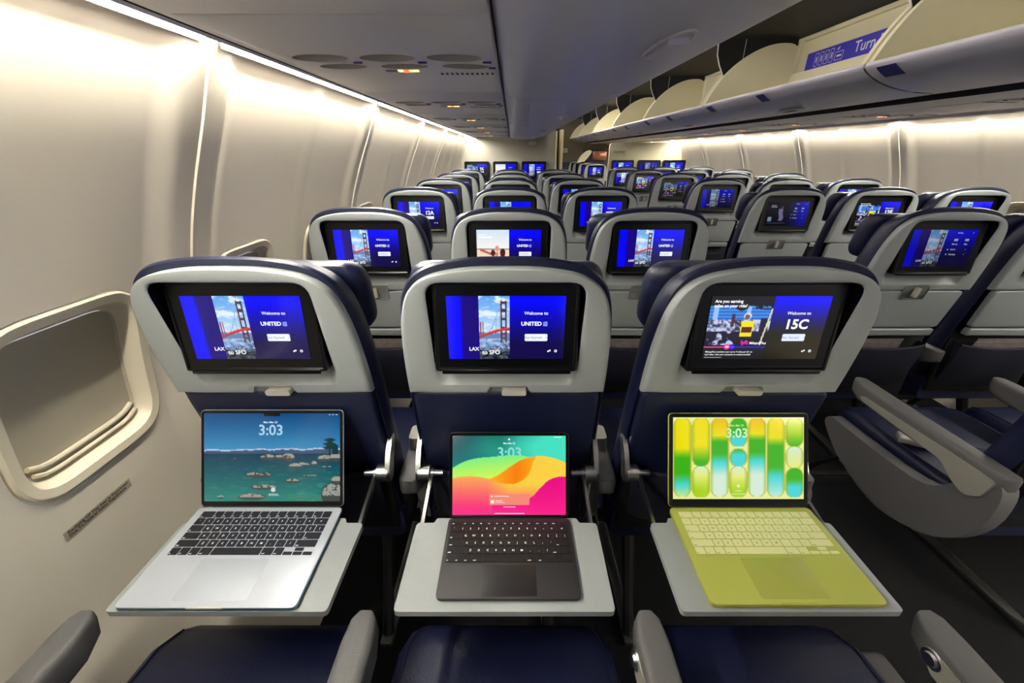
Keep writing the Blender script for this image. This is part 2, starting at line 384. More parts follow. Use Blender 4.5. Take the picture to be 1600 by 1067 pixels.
def p_ocean(U, V):
    im = mixc(C3(0,72,128), C3(70,152,200), V/.46)
    hz = .455; s = V > hz; w = mixc(C3(0,58,84), C3(40,128,118), (V-hz)/.5); n = fbm(U*14, V*60); w = mixc(w, C3(120,190,160), np.clip((n-.55)*1.6*(V-.4)*2, 0, .5)); im[s] = w[s]
    mt = hz-.025-.03*fbm(U*14, V*0+2)-.02*U; put(im, (V > mt) & (V < hz), C3(60,84,116)); put(im, (V > mt) & (V < mt+.014), C3(190,205,225))
    put(im, (V > .93) & (fbm(U*9, V*12) > .5), C3(60,130,110))
    R = [(.40,.70,.10,.035),(.35,.95,.10,.04),(.65,.77,.055,.028),(.44,.84,.1,.03),(.12,.52,.03,.008),(.23,.52,.02,.01),(.90,.61,.04,.012),(.81,.57,.022,.03),(.72,.58,.06,.02),(.67,.60,.05,.035),
         (.47,.50,.06,.035),(.56,.50,.05,.03),(.90,.51,.07,.04),(.97,.50,.05,.05),(.95,.92,.09,.14),(.98,.76,.05,.05),(.62,.50,.05,.05),(.78,.71,.06,.012),(.12,.95,.03,.02)]
    for u, v, a, b in R:
        q = ((U-u)/a)**2+((V-v)/b)**2; sh = fbm(U*40, V*30); put(im, (q < 1), C3(66,74,70)); put(im, (q < .8) & (V < v+b*.1) & (sh > .38), C3(158,160,150))
    put(im, (abs(U-.925) < .006) & (V > .3) & (V < .48), C3(40,36,30)); put(im, (abs(U-.925)+.25*np.sin(V*140)*.06 < .028+.12*np.clip(V-.29, 0, .1)) & (V > .28) & (V < .41), C3(8,52,52)); put(im, (abs(U-.965) < .02) & (V > .36) & (V < .47), C3(10,56,54))
    return im
def ci(U, pts): return np.interp(U, [p[0] for p in pts], [p[1] for p in pts])
def smc(pts): return catmull(pts, 8)
def p_waves(U, V):
    im = mixc(C3(0,66,74), C3(70,228,196), np.clip(U*1.25+.15*np.sin(V*9)-.05, 0, 1)); put(im, V*0+np.clip(1-abs(U-.42)/.18-V*2.2, 0, 1)*.6, C3(10,110,84)); put(im, np.clip((V-.12)*3-U*.6, 0, .8), C3(10,150,150))
    A = ci(U, smc([(0,.41),(.1,.33),(.22,.285),(.4,.262),(.5,.248),(.6,.248),(.66,.262),(.72,.275),(1,.30)])); B = ci(U, smc([(0,.54),(.1,.515),(.2,.515),(.3,.54),(.4,.59),(.5,.62),(1,.62)]))
    top = ci(U, smc([(.3,.56),(.4,.50),(.5,.40),(.6,.31),(.7,.268),(.8,.258),(.9,.285),(1,.34)]))
    under = ci(U, smc([(.3,.54),(.35,.57),(.45,.605),(.55,.605),(.63,.55),(.68,.47),(.72,.3)])); Cc = ci(U, smc([(0,1.1),(.4,.86),(.6,.83),(.7,.77),(.78,.65),(.85,.56),(.93,.52),(1,.515)]))
    g = mixc(C3(110,240,140), C3(214,252,84), (V-.25)*3+U*.4); m = (V > A) & (U < .7); im[m] = g[m]
    p = mixc(C3(255,176,84), C3(255,40,130), (V-.5)*2.2); m = (V > B) | ((U > .3) & (V > .6)); im[m] = p[m]
    y = mixc(C3(255,200,60), C3(255,214,70), U); y = mixc(y, C3(255,90,120), np.clip((V-.62)*3.2, 0, 1)); y = mixc(p, y, (U-.3)*5); m = (V > top) & (U > .3); im[m] = y[m]
    o = mixc(C3(255,190,30), C3(255,132,0), np.clip((U-.3)*4, 0, 1)); o = mixc(o, C3(255,190,30), np.clip((U-.58)*5, 0, 1)); m = (V > top) & (V < under) & (U > .33) & (U < .73); im[m] = o[m]
    mg = mixc(C3(236,0,128), C3(255,30,140), (V-.5)*2); m = (V > Cc) & (U > .35); im[m] = mg[m]
    bl = np.clip((V-.86)*6, 0, 1)*np.clip(1.1-U, 0, 1); im = mixc(im, C3(255,60,140), bl); return im
def p_pills(U, V):
    im = np.zeros(U.shape+(3,)); im[:] = C3(236,240,150); k = np.clip((U*7).astype(int), 0, 6); x = (U*7-k-.5)
    def ramp(v, st):
        o = np.zeros(v.shape+(3,)); xs = [s[0] for s in st]
        for c in range(3): o[..., c] = np.interp(v, xs, [s[1][c]/255 for s in st])
        return o
    Y=(242,226,0); G=(60,180,20); T=(70,215,215); L=(170,215,20); P=(214,238,215); K=(232,238,130); O=(240,190,0)
    def pill(col, v0, v1, st):
        R = .44; asp = 7*.62; r = R/asp; 
        dv = np.maximum(np.maximum(v0+r-V, V-(v1-r)), 0)*asp; q = (x**2+dv**2)**.5; ins = (k == col) & (q < R) & (V >= v0) & (V <= v1)
        c = ramp(V, st); c = mixc(c, C3(120,160,10), np.clip((abs(x)-.30)*3.0, 0, .5)); im[ins] = c[ins]
        rim = (k == col) & (q >= R) & (q < R+.05) & (V >= v0) & (V <= v1); im[rim] = C3(186,196,60)
    pill(0,.01,.97,[(0,Y),(.38,Y),(.5,G),(.68,G),(.82,T),(1,K)]); pill(1,.60,.98,[(.6,P),(.7,K),(.9,L)]); pill(1,.01,.60,[(0,Y),(.35,Y),(.55,G)])
    pill(2,.01,.97,[(0,O),(.22,Y),(.3,G),(.44,G),(.55,T),(.72,P),(1,P)]); pill(3,.60,.98,[(.6,P),(.72,K),(.9,L)]); pill(3,.01,.36,[(0,G),(.18,G),(.26,T),(.36,T)]); pill(3,.385,.60,[(.38,G),(.46,T),(.6,T)])
    pill(4,.01,.97,[(0,O),(.2,Y),(.28,G),(.42,G),(.53,T),(.7,P),(1,P)]); pill(5,.01,.97,[(0,Y),(.25,Y),(.35,G),(.6,G),(.72,T),(1,P)])
    pill(6,.36,.62,[(.36,P),(.6,K)]); pill(6,.01,.36,[(0,K),(.2,L),(.36,G)]); pill(6,.62,.98,[(.6,G),(.75,G),(.85,T),(1,T)]); return im

# ------------------------------------------------------------------ structure : floor, walls, ceiling
Y0, Y1 = -2.4, 11.4
PROF = catmull([(0,-.60),(.2,-.735),(.4,-.80),(.6,-.822),(.8,-.812),(.9,-.80),(1.0,-.780),(1.1,-.754),(1.2,-.721),(1.3,-.680),(1.4,-.634),(1.5,-.592),(1.56,-.565)], 5)
PZ = [p[0] for p in PROF]; PX = [p[1] for p in PROF]
SEAM, PITCH = .93, 1.03
def relief(Y):
    t = (Y-SEAM+PITCH/2) % PITCH - PITCH/2; a = abs(t)
    sm = lambda e0, e1, x: (lambda q: q*q*(3-2*q))(min(1, max(0, (x-e0)/(e1-e0))))
    r = .015*(1-sm(.052, .12, a))
    if t > 0: r -= .004*(1-sm(.055, .07, a))
    if a < .0025: r += .0045
    b = abs(a-PITCH/2); r += .007*(1-sm(.012, .05, b)); return r
def wx(Y, z, d=0):
    fade = min(1, max(0, (z-.45)/.2)); return float(np.interp(z, PZ, PX))+relief(Y)*fade+d
WZ0, WZ1, WH = .765, 1.118, .162
wins = [Y for Y in [SEAM-.28+PITCH/2*k for k in range(-4, 20)] if Y0+.3 < Y < Y1-.3]
ys = set()
k0 = math.floor((Y0-SEAM)/PITCH); 
for k in range(k0, k0+16):
    s = SEAM+k*PITCH
    for d in (-.515,-.50,-.485,-.465,-.12,-.11,-.10,-.09,-.08,-.07,-.06,-.05,-.004,-.002,.002,.004,.05,.06,.07,.08,.09,.1,.11,.12,.465,.485,.5): ys.add(round(s+d, 4))
for w in wins: ys.add(round(w-WH, 4)); ys.add(round(w+WH, 4))
ys = sorted(y for y in ys if Y0 <= y <= Y1); ys = [Y0]+ys+[Y1]
zs = sorted(set([round(z, 4) for z in PZ]+[WZ0, WZ1]))
for side in ('left', 'right'):
    mb = MB(); fx = (lambda x: x) if side == 'left' else (lambda x: MIR-x)
    V = [(fx(wx(y, z)), y, z) for y in ys for z in zs]; nz = len(zs); F = []
    for i in range(len(ys)-1):
        for j in range(nz-1):
            cy, cz = (ys[i]+ys[i+1])/2, (zs[j]+zs[j+1])/2
            if WZ0 < cz < WZ1 and any(abs(cy-w) < WH for w in wins): continue
            F.append((i*nz+j, i*nz+j+1, (i+1)*nz+j+1, (i+1)*nz+j))
    mb.add((V, F), 'wall'); struct('wall_'+side, mb)
    for n, w in enumerate(wins):
        if side == 'right' and w < 1.2: continue
        zc = (.776+1.106)/2; c = (w, zc)
        rect = [(w-WH,WZ0),(w+WH,WZ0),(w+WH,WZ1),(w-WH,WZ1)]
        out = rrect(w-.150, w+.150, .776, 1.106, .085, 6)
        A = ang_set([rect], c, 72); rr = lambda p, d: [(fx(wx(y, z, d)), y, z) for y, z in ray_ring(p, c, A)]
        root = struct('window_%d' % (n+1 if side == 'left' else n+21), MB().add(loft([rr(rect,0), rr(offset(out,.004),0), rr(offset(out,.002),-.006)], False, False), 'wall'))
        fr = MB(); fr.add(loft([rr(offset(out,.0015),-.007), rr(out,.003), rr(offset(out,-.004),.006), rr(offset(out,-.020),.004), rr(offset(out,-.024),-.002), rr(offset(out,-.032),-.02), rr(offset(out,-.036),-.03)], False, False), 'wframe')
        obj('window_frame', fr, root)
        sh = MB(); inn = offset(out, -.036)
        sh.add(loft([rr(inn,-.024), rr(offset(inn,-.002),-.030), rr(offset(inn,-.012),-.031), rr(offset(inn,-.06),-.032)], False, True), 'shade')
        # shade handle ledge at the bottom
        zb = .776+.05
        sh.add(tube([(fx(wx(w, zb+.006+.012*(abs(dy)/.105)**6, -.024)), w+dy, zb+.006+.014*(abs(dy)/.105)**6) for dy in np.linspace(-.105,.105,13)], .005, 8), 'wframe')
        sh.add(tube([(fx(wx(w, zb-.006+.012*(abs(dy)/.105)**6, -.018)), w+dy, zb-.008+.014*(abs(dy)/.105)**6) for dy in np.linspace(-.105,.105,13)], .004, 8), 'wframe')
        obj('window_shade', sh, root)
struct('floor', MB().add(rbox(-.9, MIR+.9, Y0, Y1, -.06, 0, 0), 'carpet'))
c = MB(); c.add(rbox(-.4, MIR+.4, Y0, Y1, 2.06, 2.10, 0), 'ceil'); struct('ceiling', c)
# roof behind panels so that nothing leaks
c = MB()
for pts_ in (((-.575,1.555),(-.56,1.66),(-.40,1.70),(.10,1.98),(.10,2.07)), ((2.497,1.555),(2.49,1.70),(2.35,1.90),(2.2,2.02),(2.18,2.07))):
    c.add(([(x, y, z) for y in (Y0, Y1) for x, z in pts_], [(i, i+1, i+6, i+5) for i in range(4)]), 'black')
struct('trim_1', c)
w = MB(); w.add(rbox(-.9, MIR+.9, Y1, Y1+.04, 0, 2.1, 0), 'brown'); w.add(rbox(.6, MIR+.7, Y1-.03, Y1, 0, 1.12, .004), 'navy_back'); struct('wall_front', w)
LEND = 6.05
# valance / groove beside the service panels (both sides)
for i, (fx, ye) in enumerate((((lambda x: x), LEND), ((lambda x: MIR-x), Y1))):
    t = MB(); P = [(-.535,1.545),(-.530,1.528),(-.519,1.519),(-.513,1.523)]
    t.add(([(fx(x), y, CZ+(z-CZ)) for y in (Y0, ye) for x, z in P], [(k, k+1, k+5, k+4) for k in range(3)]), 'psu')
    P = [(-.513,1.523),(-.510,1.545),(-.497,1.545),(-.494,1.523)]
    t.add(([(fx(x), y, z) for y in (Y0, ye) for x, z in P], [(k, k+1, k+5, k+4) for k in range(3)]), 'gap')
    P = [(-.494,1.523),(-.490,1.517),(-.472,1.516),(-.469,1.535)]
    t.add(([(fx(x), y, z) for y in (Y0, ye) for x, z in P], [(k, k+1, k+5, k+4) for k in range(3)]), 'psu')
    struct('trim_%d' % (i+2), t)
# cove lights, one lamp per wall panel
_l = MB(); _l.add(prism([(-.010,-.0055),(.010,.0085),(.010,.011),(-.010,.011)], -.485, .485, lambda u, v, d: (u, d, v)), 'cove'); _l.add(rbox(-.0130, -.0103, -.487, .487, -.0065, .013, 0), 'psu'); LAMP = _l.mesh('cove_light')  # grey wall-side plate is added to keep direct lamp light off the wall
for s, fx, ye in (('left', (lambda x: x), LEND), ('right', (lambda x: MIR-x), 10.9)):
    k = -3; 
    while True:
        yc = SEAM+PITCH*(k+.5); k += 1
        if yc > ye-.3: break
        if yc < Y0+.5: continue
        o = link('cove_light', LAMP, None, (fx(-.551), yc, 1.530)); o.scale = (1 if s == 'left' else -1, 1, 1)
        tag(o, 'white light strip glowing in the cove above the %s sidewall panels' % s, 'light', 'cove light strips on the %s side' % s)

# ceiling wash lights above the aisle, hidden from below by the bins
M['wash'] = mat('ceiling_wash_diffuser', (1,1,1,1), .5, emit=(1,.95,.84,1), estr=38)
_w = MB(); _w.add(rbox(-.030, .030, -.70, .70, -.006, .006, .003), 'wash'); _w.add(rbox(-.040, .056, -.71, .71, -.020, -.017, .001), 'psu'); _w.add(rbox(-.040, -.037, -.71, .71, -.020, .010, .001), 'psu'); WL = _w.mesh('ceiling_light')  # grey plate under the lamp is added to block its downward light
for i in range(9):
    o = link('ceiling_light', WL, None, (.545, -1.6+1.5*i, 1.985)); tag(o, 'long ceiling light above the aisle standing over the closed left bins', 'light', 'ceiling wash lights')
tag(link('ceiling_light', MB().add(rbox(-.2, .2, -.2, .2, -.008, .008, .004), 'wash').mesh('ceiling_light'), None, (1.0, 6.85, 2.045)), 'square ceiling light over the doorway past the left bulkhead', 'light')
# ------------------------------------------------------------------ overhead service panels
PX0, PX1 = -.468, -.032
def psu_mesh():
    mb = MB(); mb.add(rbox(PX0, PX1, -.397, .397, 0, .045, .003), 'psu'); mb.mi('cup_shade'); ct = MB(); ct.mi('psu')
    def bowl(x, y, a, b, rot):
        bm = bmesh.new(); bmesh.ops.create_uvsphere(bm, u_segments=28, v_segments=14, radius=1); v, f = from_bm(bm)
        ct.add((v, f), 'cup_shade', T=lambda p: (x+(p[0]*a*math.cos(rot)-p[1]*b*math.sin(rot)), y+(p[0]*a*math.sin(rot)+p[1]*b*math.cos(rot)), p[2]*.041-.001))
    for x, r in ((-.385,-.1),(-.25,-.05),(-.115,.12)):
        bowl(x, -.115, .056, .037, r); bowl(x+.014, -.028, .052, .030, r)
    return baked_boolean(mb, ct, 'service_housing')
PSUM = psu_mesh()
nz_ = MB()
for x, r in ((-.385,-.1),(-.25,-.05),(-.115,.12)): nz_.add(rbox(x+.054, x+.072, -.082, -.076, -.003, .001, .001), 'tagblue')
nz_.add(rbox(-.052,-.03-.006,-.02,-.012,-.003,.001,.002),'tagblue'); NOZ = nz_.mesh('call_button')
def lens_mesh():
    mb = MB()
    for x in (-.385,-.25,-.115):
        bm = bmesh.new(); bmesh.ops.create_uvsphere(bm, u_segments=16, v_segments=8, radius=1); v, f = from_bm(bm)
        mb.add((v, f), 'latch', T=lambda p: (x+.030+p[0]*.013, -.112+p[1]*.013, .020+p[2]*.010))
    return mb.mesh('reading_light')
LENS = lens_mesh()
sg = MB(); sg.add(rbox(-.262,-.249,.012,.028,-.002,.001,.0005),'amber'); sg.add(rbox(-.249,-.236,.012,.028,-.003,.001,.0005),'red'); sg.add(rbox(-.236,-.215,.012,.028,-.002,.001,.0005),'amber'); sg.add(rbox(-.29,-.262,.014,.026,-.002,.001,.0005),'shell_dark'); SGN = sg.mesh('lit_sign')
gr = MB()
for i in range(11):
    for j in range(3): gr.add(rbox(-.17+i*.012,-.164+i*.012,.05+j*.009,.055+j*.009,-.0006,.001,0),'black')
GRL = gr.mesh('speaker_grille')
for s in ('left', 'right'):
    k = 0; yy = 1.10-.80*2
    while yy+.4 < (LEND if s == 'left' else 10.6):
        dz = .178 if s == 'left' else .196
        nm = ['over the nearest row','one row further on','two rows further on','three rows further on','four rows further on','five rows further on','six rows further on']
        q = k-2; where = nm[q] if 0 <= q < len(nm) else (['furthest behind the camera','just behind the camera'][k] if k < 2 else 'row %d from the nearest' % (q+1))
        r = empty('overhead_service_panel', (0 if s == 'left' else MIR, yy, CZ+dz), 'grey service panel with oval light cups, %s side, %s' % (s, where), 'service panel', 'service panels on the %s side' % s)
        if s == 'right': r.scale = (-1, 1, 1)
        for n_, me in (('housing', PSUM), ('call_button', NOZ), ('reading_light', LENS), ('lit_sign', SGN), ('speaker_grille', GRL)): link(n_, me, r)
        yy += .80; k += 1

# ------------------------------------------------------------------ left bins (closed)
BP = catmull([(-.030,.205),(-.020,.186),(.03,.172),(.12,.166),(.22,.168),(.31,.177),(.38,.191),(.43,.212),(.462,.245),(.478,.30),(.478,.37),(.455,.46),(.40,.56),(.34,.62)], 4)
def bin_closed():
    root = {}
    prof = BP+[(-.03,.62)]
    L = 1.492
    rings = []
    for y, d in ((0,.004),(.004,0),(L-.004,0),(L,.004)):
        rings.append([(x+(-d if x > .2 else d)*.5, y, CZ+z+d) for x, z in prof])
    a = MB().add(loft(rings), 'bin').mesh('bin_door')
    h = MB(); cy = L/2; o = [(math.cos(t)*.030, math.sin(t)*.105) for t in np.linspace(0, 2*math.pi, 29)[:-1]]
    def S(u, v, d): x = .265+u; z = float(np.interp(x, [p[0] for p in BP[:34]], [p[1] for p in BP[:34]])); return (x, cy+v, CZ+z-d)
    h.add(loft([[S(u,v,-.002) for u, v in o], [S(u,v,.003) for u, v in o], [S(u*.86,v*.93,.003) for u, v in o], [S(u*.7,v*.85,-.006) for u, v in o]], False, True), 'psu')
    h.add(prism([(-.018,-.06),(.018,-.055),(.018,.05),(-.016,.06),(-.010,0)], .000, .010, S, .003), 'bin')
    b = h.mesh('bin_latch'); return a, b
BA, BB = bin_closed()
for k, y in enumerate((-2.9+.0, -1.4, .10, 1.60, 3.10, 4.60)):
    if y < Y0: continue
    r = empty('overhead_bin', (0, y, 0), 'closed grey curved overhead bin above the left seats, %s' % ['','behind the camera','nearest the camera','second from the camera','third from the camera','furthest, meeting the bulkhead'][k], 'overhead bin', 'closed bins on the left')
    link('bin_door', BA, r); link('bin_latch', BB, r)

# ------------------------------------------------------------------ right bins (open)
BO = catmull([(1.745,.228),(1.70,.220),(1.60,.225),(1.50,.243),(1.43,.268),(1.39,.292),(1.376,.306),(1.374,.316),(1.382,.322),(1.392,.318)], 4)
IN = catmull([(1.392,.318),(1.41,.296),(1.47,.268),(1.58,.246),(1.72,.244),(1.90,.36),(1.95,.5)], 4)
SIDE = catmull([(1.378,.315),(1.42,.40),(1.49,.50),(1.59,.59),(1.70,.65),(1.80,.678),(1.90,.68),(1.95,.66)], 4)+[(1.95,.40),(1.86,.30),(1.74,.236),(1.60,.234),(1.50,.252),(1.42,.28)]
BL = 1.5
def bin_open():
    out = []
    t = MB(); P = BO; g = .006
    t.add(([(x, y, CZ+z) for y in (g, .02, BL-.02, BL-g) for x, z in P], [(r*len(P)+i, r*len(P)+i+1, (r+1)*len(P)+i+1, (r+1)*len(P)+i) for r in range(3) for i in range(len(P)-1)]), 'bin')
    nl = 4*3
    # bright rolled lip
    t.add(tube([(1.383, g, CZ+.314), (1.383, BL-g, CZ+.314)], .0095, 10), 'lipwhite')
    t.add(([(x, y, CZ+z) for y in (g, BL-g) for x, z in IN], [(i, i+1, len(IN)+i+1, len(IN)+i) for i in range(len(IN)-1)]), 'cream')
    out.append(('bucket', t.mesh('bucket')))
    for ya in (.012, BL-g-.022):
        s = MB(); s.add(prism(SIDE, ya, ya+.022, lambda u, v, d: (u, d, CZ+v), .003, 1), 'cream'); out.append(('side_panel', s.mesh('side_panel')))
    s = MB(); s.add(rbox(1.99, 2.0, .001, BL-.001, CZ+.26, CZ+.72, 0), 'cream'); s.add(rbox(1.965, 1.99, .04, BL-.04, CZ+.685, CZ+.70, .002), 'cream')
    s.add(rbox(1.28, 2.0, .001, BL-.001, CZ+.717, CZ+.73, 0), 'olive')
    out.append(('housing', s.mesh('housing')))
    s = MB(); s.add(prism([(1.415,.715),(1.425,.62),(1.45,.56),(1.49,.495),(1.62,.46),(1.96,.46),(1.96,.715)], .001, .010, lambda u, v, d: (u, d, CZ+v)), 'black')
    s.add(tube([(1.413,.0055,CZ+.715),(1.422,.0055,CZ+.62),(1.447,.0055,CZ+.56),(1.487,.0055,CZ+.495)], .004, 8), 'psu'); s.add(rbox(1.60,1.604,.0005,.0115,CZ+.50,CZ+.71,0),'psu')
    out.append(('divider', s.mesh('divider')))
    s = MB(); n = [(float(np.interp(z, [.292,.306,.316], [1.39,1.376,1.374]))-.0012, z) for z in (.268,.28,.292,.300)]
    xs_ = [1.43,1.408,1.39,1.381]; n = [(x-.0016, z-.001) for x, z in zip(xs_, (.268,.280,.292,.300))]
    s.add(([(x, y, CZ+z) for y in (BL/2-.04,BL/2+.04) for x, z in n], [(i, i+1, i+5, i+4) for i in range(3)]), 'tagblue')
    s.add(([(x, y, CZ+z) for y in (BL/2-.04,BL/2+.04) for x, z in [(1.3905,.3235),(1.408,.3075),(1.424,.296)]], [(i, i+1, i+4, i+3) for i in range(2)]), 'tagblue')
    s2_ = MB(); s2_.add(([(x, y, CZ+z) for y in (BL-.145,BL-.055) for x, z in n], [(i, i+1, i+5, i+4) for i in range(3)]), 'tagblue'); out.append(('row_tag', s2_.mesh('row_tag')))
    out.append(('row_tag', s.mesh('row_tag')))
    s = MB(); s.add(rbox(1.55,1.60,BL/2-.09,BL/2+.09,CZ+.218,CZ+.226,.003),'psu'); s.add(rbox(1.56,1.59,BL/2-.05,BL/2+.05,CZ+.2165,CZ+.219,.001),'gap'); out.append(('bin_latch', s.mesh('bin_latch')))
    return out
OB = bin_open()
ow = ['behind the camera','nearest, at the right edge','with the blue sign inside','third along the aisle','fourth along the aisle','fifth along the aisle','sixth along the aisle','furthest, beyond the bulkhead']
for k in range(8):
    y = -1.10+1.5*k; r = empty('overhead_bin', (0, y, 0), 'open cream-lined overhead bin above the right seats, %s' % ow[k], 'overhead bin', 'open bins on the right')
    for n_, me in OB: link(n_, me, r)
    if k == 2:
        s = MB(); 
        F = lambda u, v, d: (1.989-d, BL-.10-u, CZ+v)       # u runs toward the camera
        s.add(prism(rrect(0, 1.05, .505, .606, .010), 0, .002, F), 'signblue'); s.add(prism([(0.01,.40),(1.05,.40),(1.05,.503),(0.01,.503)], 0, .0015, F), 'white')
        for u in (.22,.42,.62,.82): s.add(prism([(u,.40),(u+.006,.40),(u+.006,.503),(u,.503)], .0015, .002, F), 'signblue')
        def ring(u0,u1,v0,v1,w=.003):
            o = rrect(u0,u1,v0,v1,.006); i_ = offset(o,-w); a = [F(p[0],p[1],.003) for p in o]; b = [F(p[0],p[1],.003) for p in i_]; s.add(loft([a,b],False,False),'white')
        for i in range(4):
            u = .085+i*.047; ring(u,u+.034,.518,.592); s.add(prism(rrect(u+.013,u+.021,.54,.572,.003),.002,.003,F),'white')
        ring(.275,.345,.520,.566); s.add(prism(rrect(.29,.33,.538,.548,.003),.002,.003,F),'white'); s.add(prism([(.282,.578),(.30,.592),(.305,.587),(.29,.574)],.002,.003,F),'white')
        tv, tf = text('Turn bags', .078, 'LEFT', .01); s.add(([F(.43+x,.535+y_,.003) for x, y_ in tv], tf), 'white')
        obj('instruction_sign', s, r)
# soffit joining right service panels to the open bins
t = MB(); P = [(1.957,.198),(1.80,.204),(1.775,.206)]
t.add(([(x, y, CZ+z) for y in (Y0, 10.9) for x, z in P], [(i, i+1, i+4, i+3) for i in range(2)]), 'psu')
P = [(1.775,.206),(1.775,.26),(1.735,.26)]
t.add(([(x, y, CZ+z) for y in (Y0, 10.9) for x, z in P], [(i, i+1, i+4, i+3) for i in range(2)]), 'gap')
struct('trim_4', t)

# ------------------------------------------------------------------ bulkheads
b = MB(); b.add(prism(roundpoly([(-.84,0),(.575,0),(.575,1.72),(-.62,1.72)], 0), LEND, LEND+.03, lambda u, v, d: (u, d, v)), 'bulk'); b.add(rbox(-.72,.57,LEND-.012,LEND,.0,1.0,.004),'navy_back'); struct('wall_left_bulkhead', b)
b = MB(); b.add(rbox(.580,.600,LEND-.02,LEND+.3,0,1.60,.003),'warm'); b.add(rbox(.600,.650,LEND+.28,LEND+.3,0,1.75,0),'black'); b.add(rbox(.650,.690,LEND+.06,LEND+.32,0,1.62,.004),'warm'); struct('door_1', b)
RB = 6.75
b = MB(); b.add(prism(roundpoly([(1.455,0),(2.70,0),(2.62,1.0),(2.50,1.475),(1.455,1.475)],[0,0,0,0,.06]), RB, RB+.03, lambda u, v, d: (u, d, v), .004, 1), 'bulk2'); b.add(rbox(1.46,2.70,RB-.014,RB,0,1.02,.004),'navy_back'); struct('wall_right_bulkhead', b)

# ------------------------------------------------------------------ seat
K = .20
def yz(z, d): return -.014+(1.05-z)*K+d
def B3(u, v, d): return (u, yz(v, d), v)
half = [(.0,1.165),(.06,1.1635),(.115,1.155),(.146,1.1435),(.167,1.127),(.180,1.107),(.189,1.080),(.195,1.05),(.200,1.0),(.2025,.94),(.203,.887)]
h2 = catmull(half, 3)
SHELL = [p for p in h2]+[(.050,.887),(.042,.9045),(-.034,.9045),(-.042,.887)]+[(-p[0],p[1]) for p in h2[::-1][:-1]]
BODY = [p for p in h2[:-1]]+[(.204,.86),(.205,.75),(.205,.6),(.202,.48),(.188,.43)]; BODY = BODY+[(-p[0],p[1]) for p in BODY[::-1][:-1]]
cc = (0, 1.03); OPEN = roundpoly([(-.141,1.139),(-.141,.945),(-.133,.912),(.133,.912),(.141,.945),(.141,1.139)],[.03,.0,.016,.016,0,.03],5)
OPEN2 = rrect(-.137, .137, .956, 1.136, .016, 5)
AN = ang_set([SHELL, OPEN, OPEN2], cc, 80)
def shell_mesh():
    R = lambda p, d: [B3(u, v, d) for u, v in p]
    S = ray_ring(SHELL, cc, AN)
    def sc(p, k): return [(cc[0]+(u-cc[0])*k, cc[1]+(v-cc[1])*k) for u, v in p]
    O = ray_ring(OPEN, cc, AN); O2 = ray_ring(OPEN2, cc, AN)
    mid = lambda t: [(a[0]*(1-t)+b_[0]*t, a[1]*(1-t)+b_[1]*t) for a, b_ in zip(S, O)]
    rings = [R(S,.030), R(S,.010), R(mid(.04),.004), R(mid(.10),.0008), R(mid(.2),0), R(mid(.8),0), R(mid(.93),.0008), R(O,.003), R([(a[0]*.9+b_[0]*.1, a[1]*.9+b_[1]*.1) for a, b_ in zip(O, O2)],.008), R([(a[0]*.2+b_[0]*.8, a[1]*.2+b_[1]*.8) for a, b_ in zip(O, O2)],.038), R(O2,.043)]
    m = MB(); m.add(loft(rings[:8], False, False), 'shell')
    v_, f_ = loft(rings[7:], False, False); up = [q for q in f_ if sum(v_[i][2] for i in q)/4 > .965]; dn = [q for q in f_ if sum(v_[i][2] for i in q)/4 <= .965]
    m.add((v_, up), 'bezel'); m.add((v_, dn), 'shell'); m.add(loft([R(O2,.043), R(sc(O2,.9),.0435)], False, True), 'bezel'); return m.mesh('back_shell', 40)
def cushion_mesh():
    R = lambda o, d: [B3(u, v, d) for u, v in offset(BODY, o)]
    def lift(o, d): return [B3(u, v+(.011 if v > 1.08 else .011*max(0,(v-1.0)/.08)), d) for u, v in offset(BODY, o)]
    m = MB().add(loft([R(-.03,.052), R(-.004,.048), R(-.003,.022), lift(.001,.020), lift(.0045,.028), R(.007,.045), R(.002,.075), R(-.008,.092), R(-.024,.10)]), 'navy')
    return m.mesh('back_cushion', 60)
def lowerback_mesh():
    m = MB(); p = rrect(-.197, .197, .44, .885, .02)
    R = lambda o, d: [B3(u, v, d) for u, v in offset(p, o)]
    m.add(loft([R(0,.046), R(0,.012), R(-.004,.008), R(-.012,.0078)], False, True), 'navy_back'); return m.mesh('back_panel', 50)
def headrest_mesh():
    p = rrect(-.198, .198, .985, 1.146, .05, 6)
    def R(o, d): return [B3(u, v, d+.020*abs(u/.196)**3) for u, v in offset(p, o)]
    return MB().add(loft([R(-.02,.088), R(-.004,.094), R(.0,.11), R(0,.128), R(-.008,.143), R(-.03,.150)]), 'navy').mesh('headrest', 60)
def tray_stowed():
    m = MB(); p = roundpoly([(-.183,.884),(-.176,.728),(.176,.728),(.183,.884)], [.014,.014,.014,.014], 4)
    R = lambda q, o, d: [B3(u, v, d) for u, v in offset(q, o)]
    m.add(loft([R(p,0,.020), R(p,0,.004), R(p,-.003,.0005), R(p,-.007,0)], False, True), 'shell')
    q = rrect(-.172, .172, .690, .722, .008)
    m.add(loft([R(q,0,.022), R(q,0,.001), R(q,-.004,-.003), R(q,-.008,-.003)], False, True), 'shell')
    return m.mesh('tray_table', 40)
def latchplate():
    m = MB(); p = rrect(-.045, .047, .850, .9035, .007)
    R = lambda q, o, d: [B3(u, v, d) for u, v in offset(q, o)]
    m.add(loft([R(p,0,.006), R(p,0,-.003), R(p,-.003,-.0035), R(p,-.004,.0)], False, True), 'shell_dark')
    m.add(prism(rrect(-.006, .008, .862, .899, .005), -.014, .0, lambda u, v, d: B3(u, v, d), .003), 'latch'); return m.mesh('tray_latch')
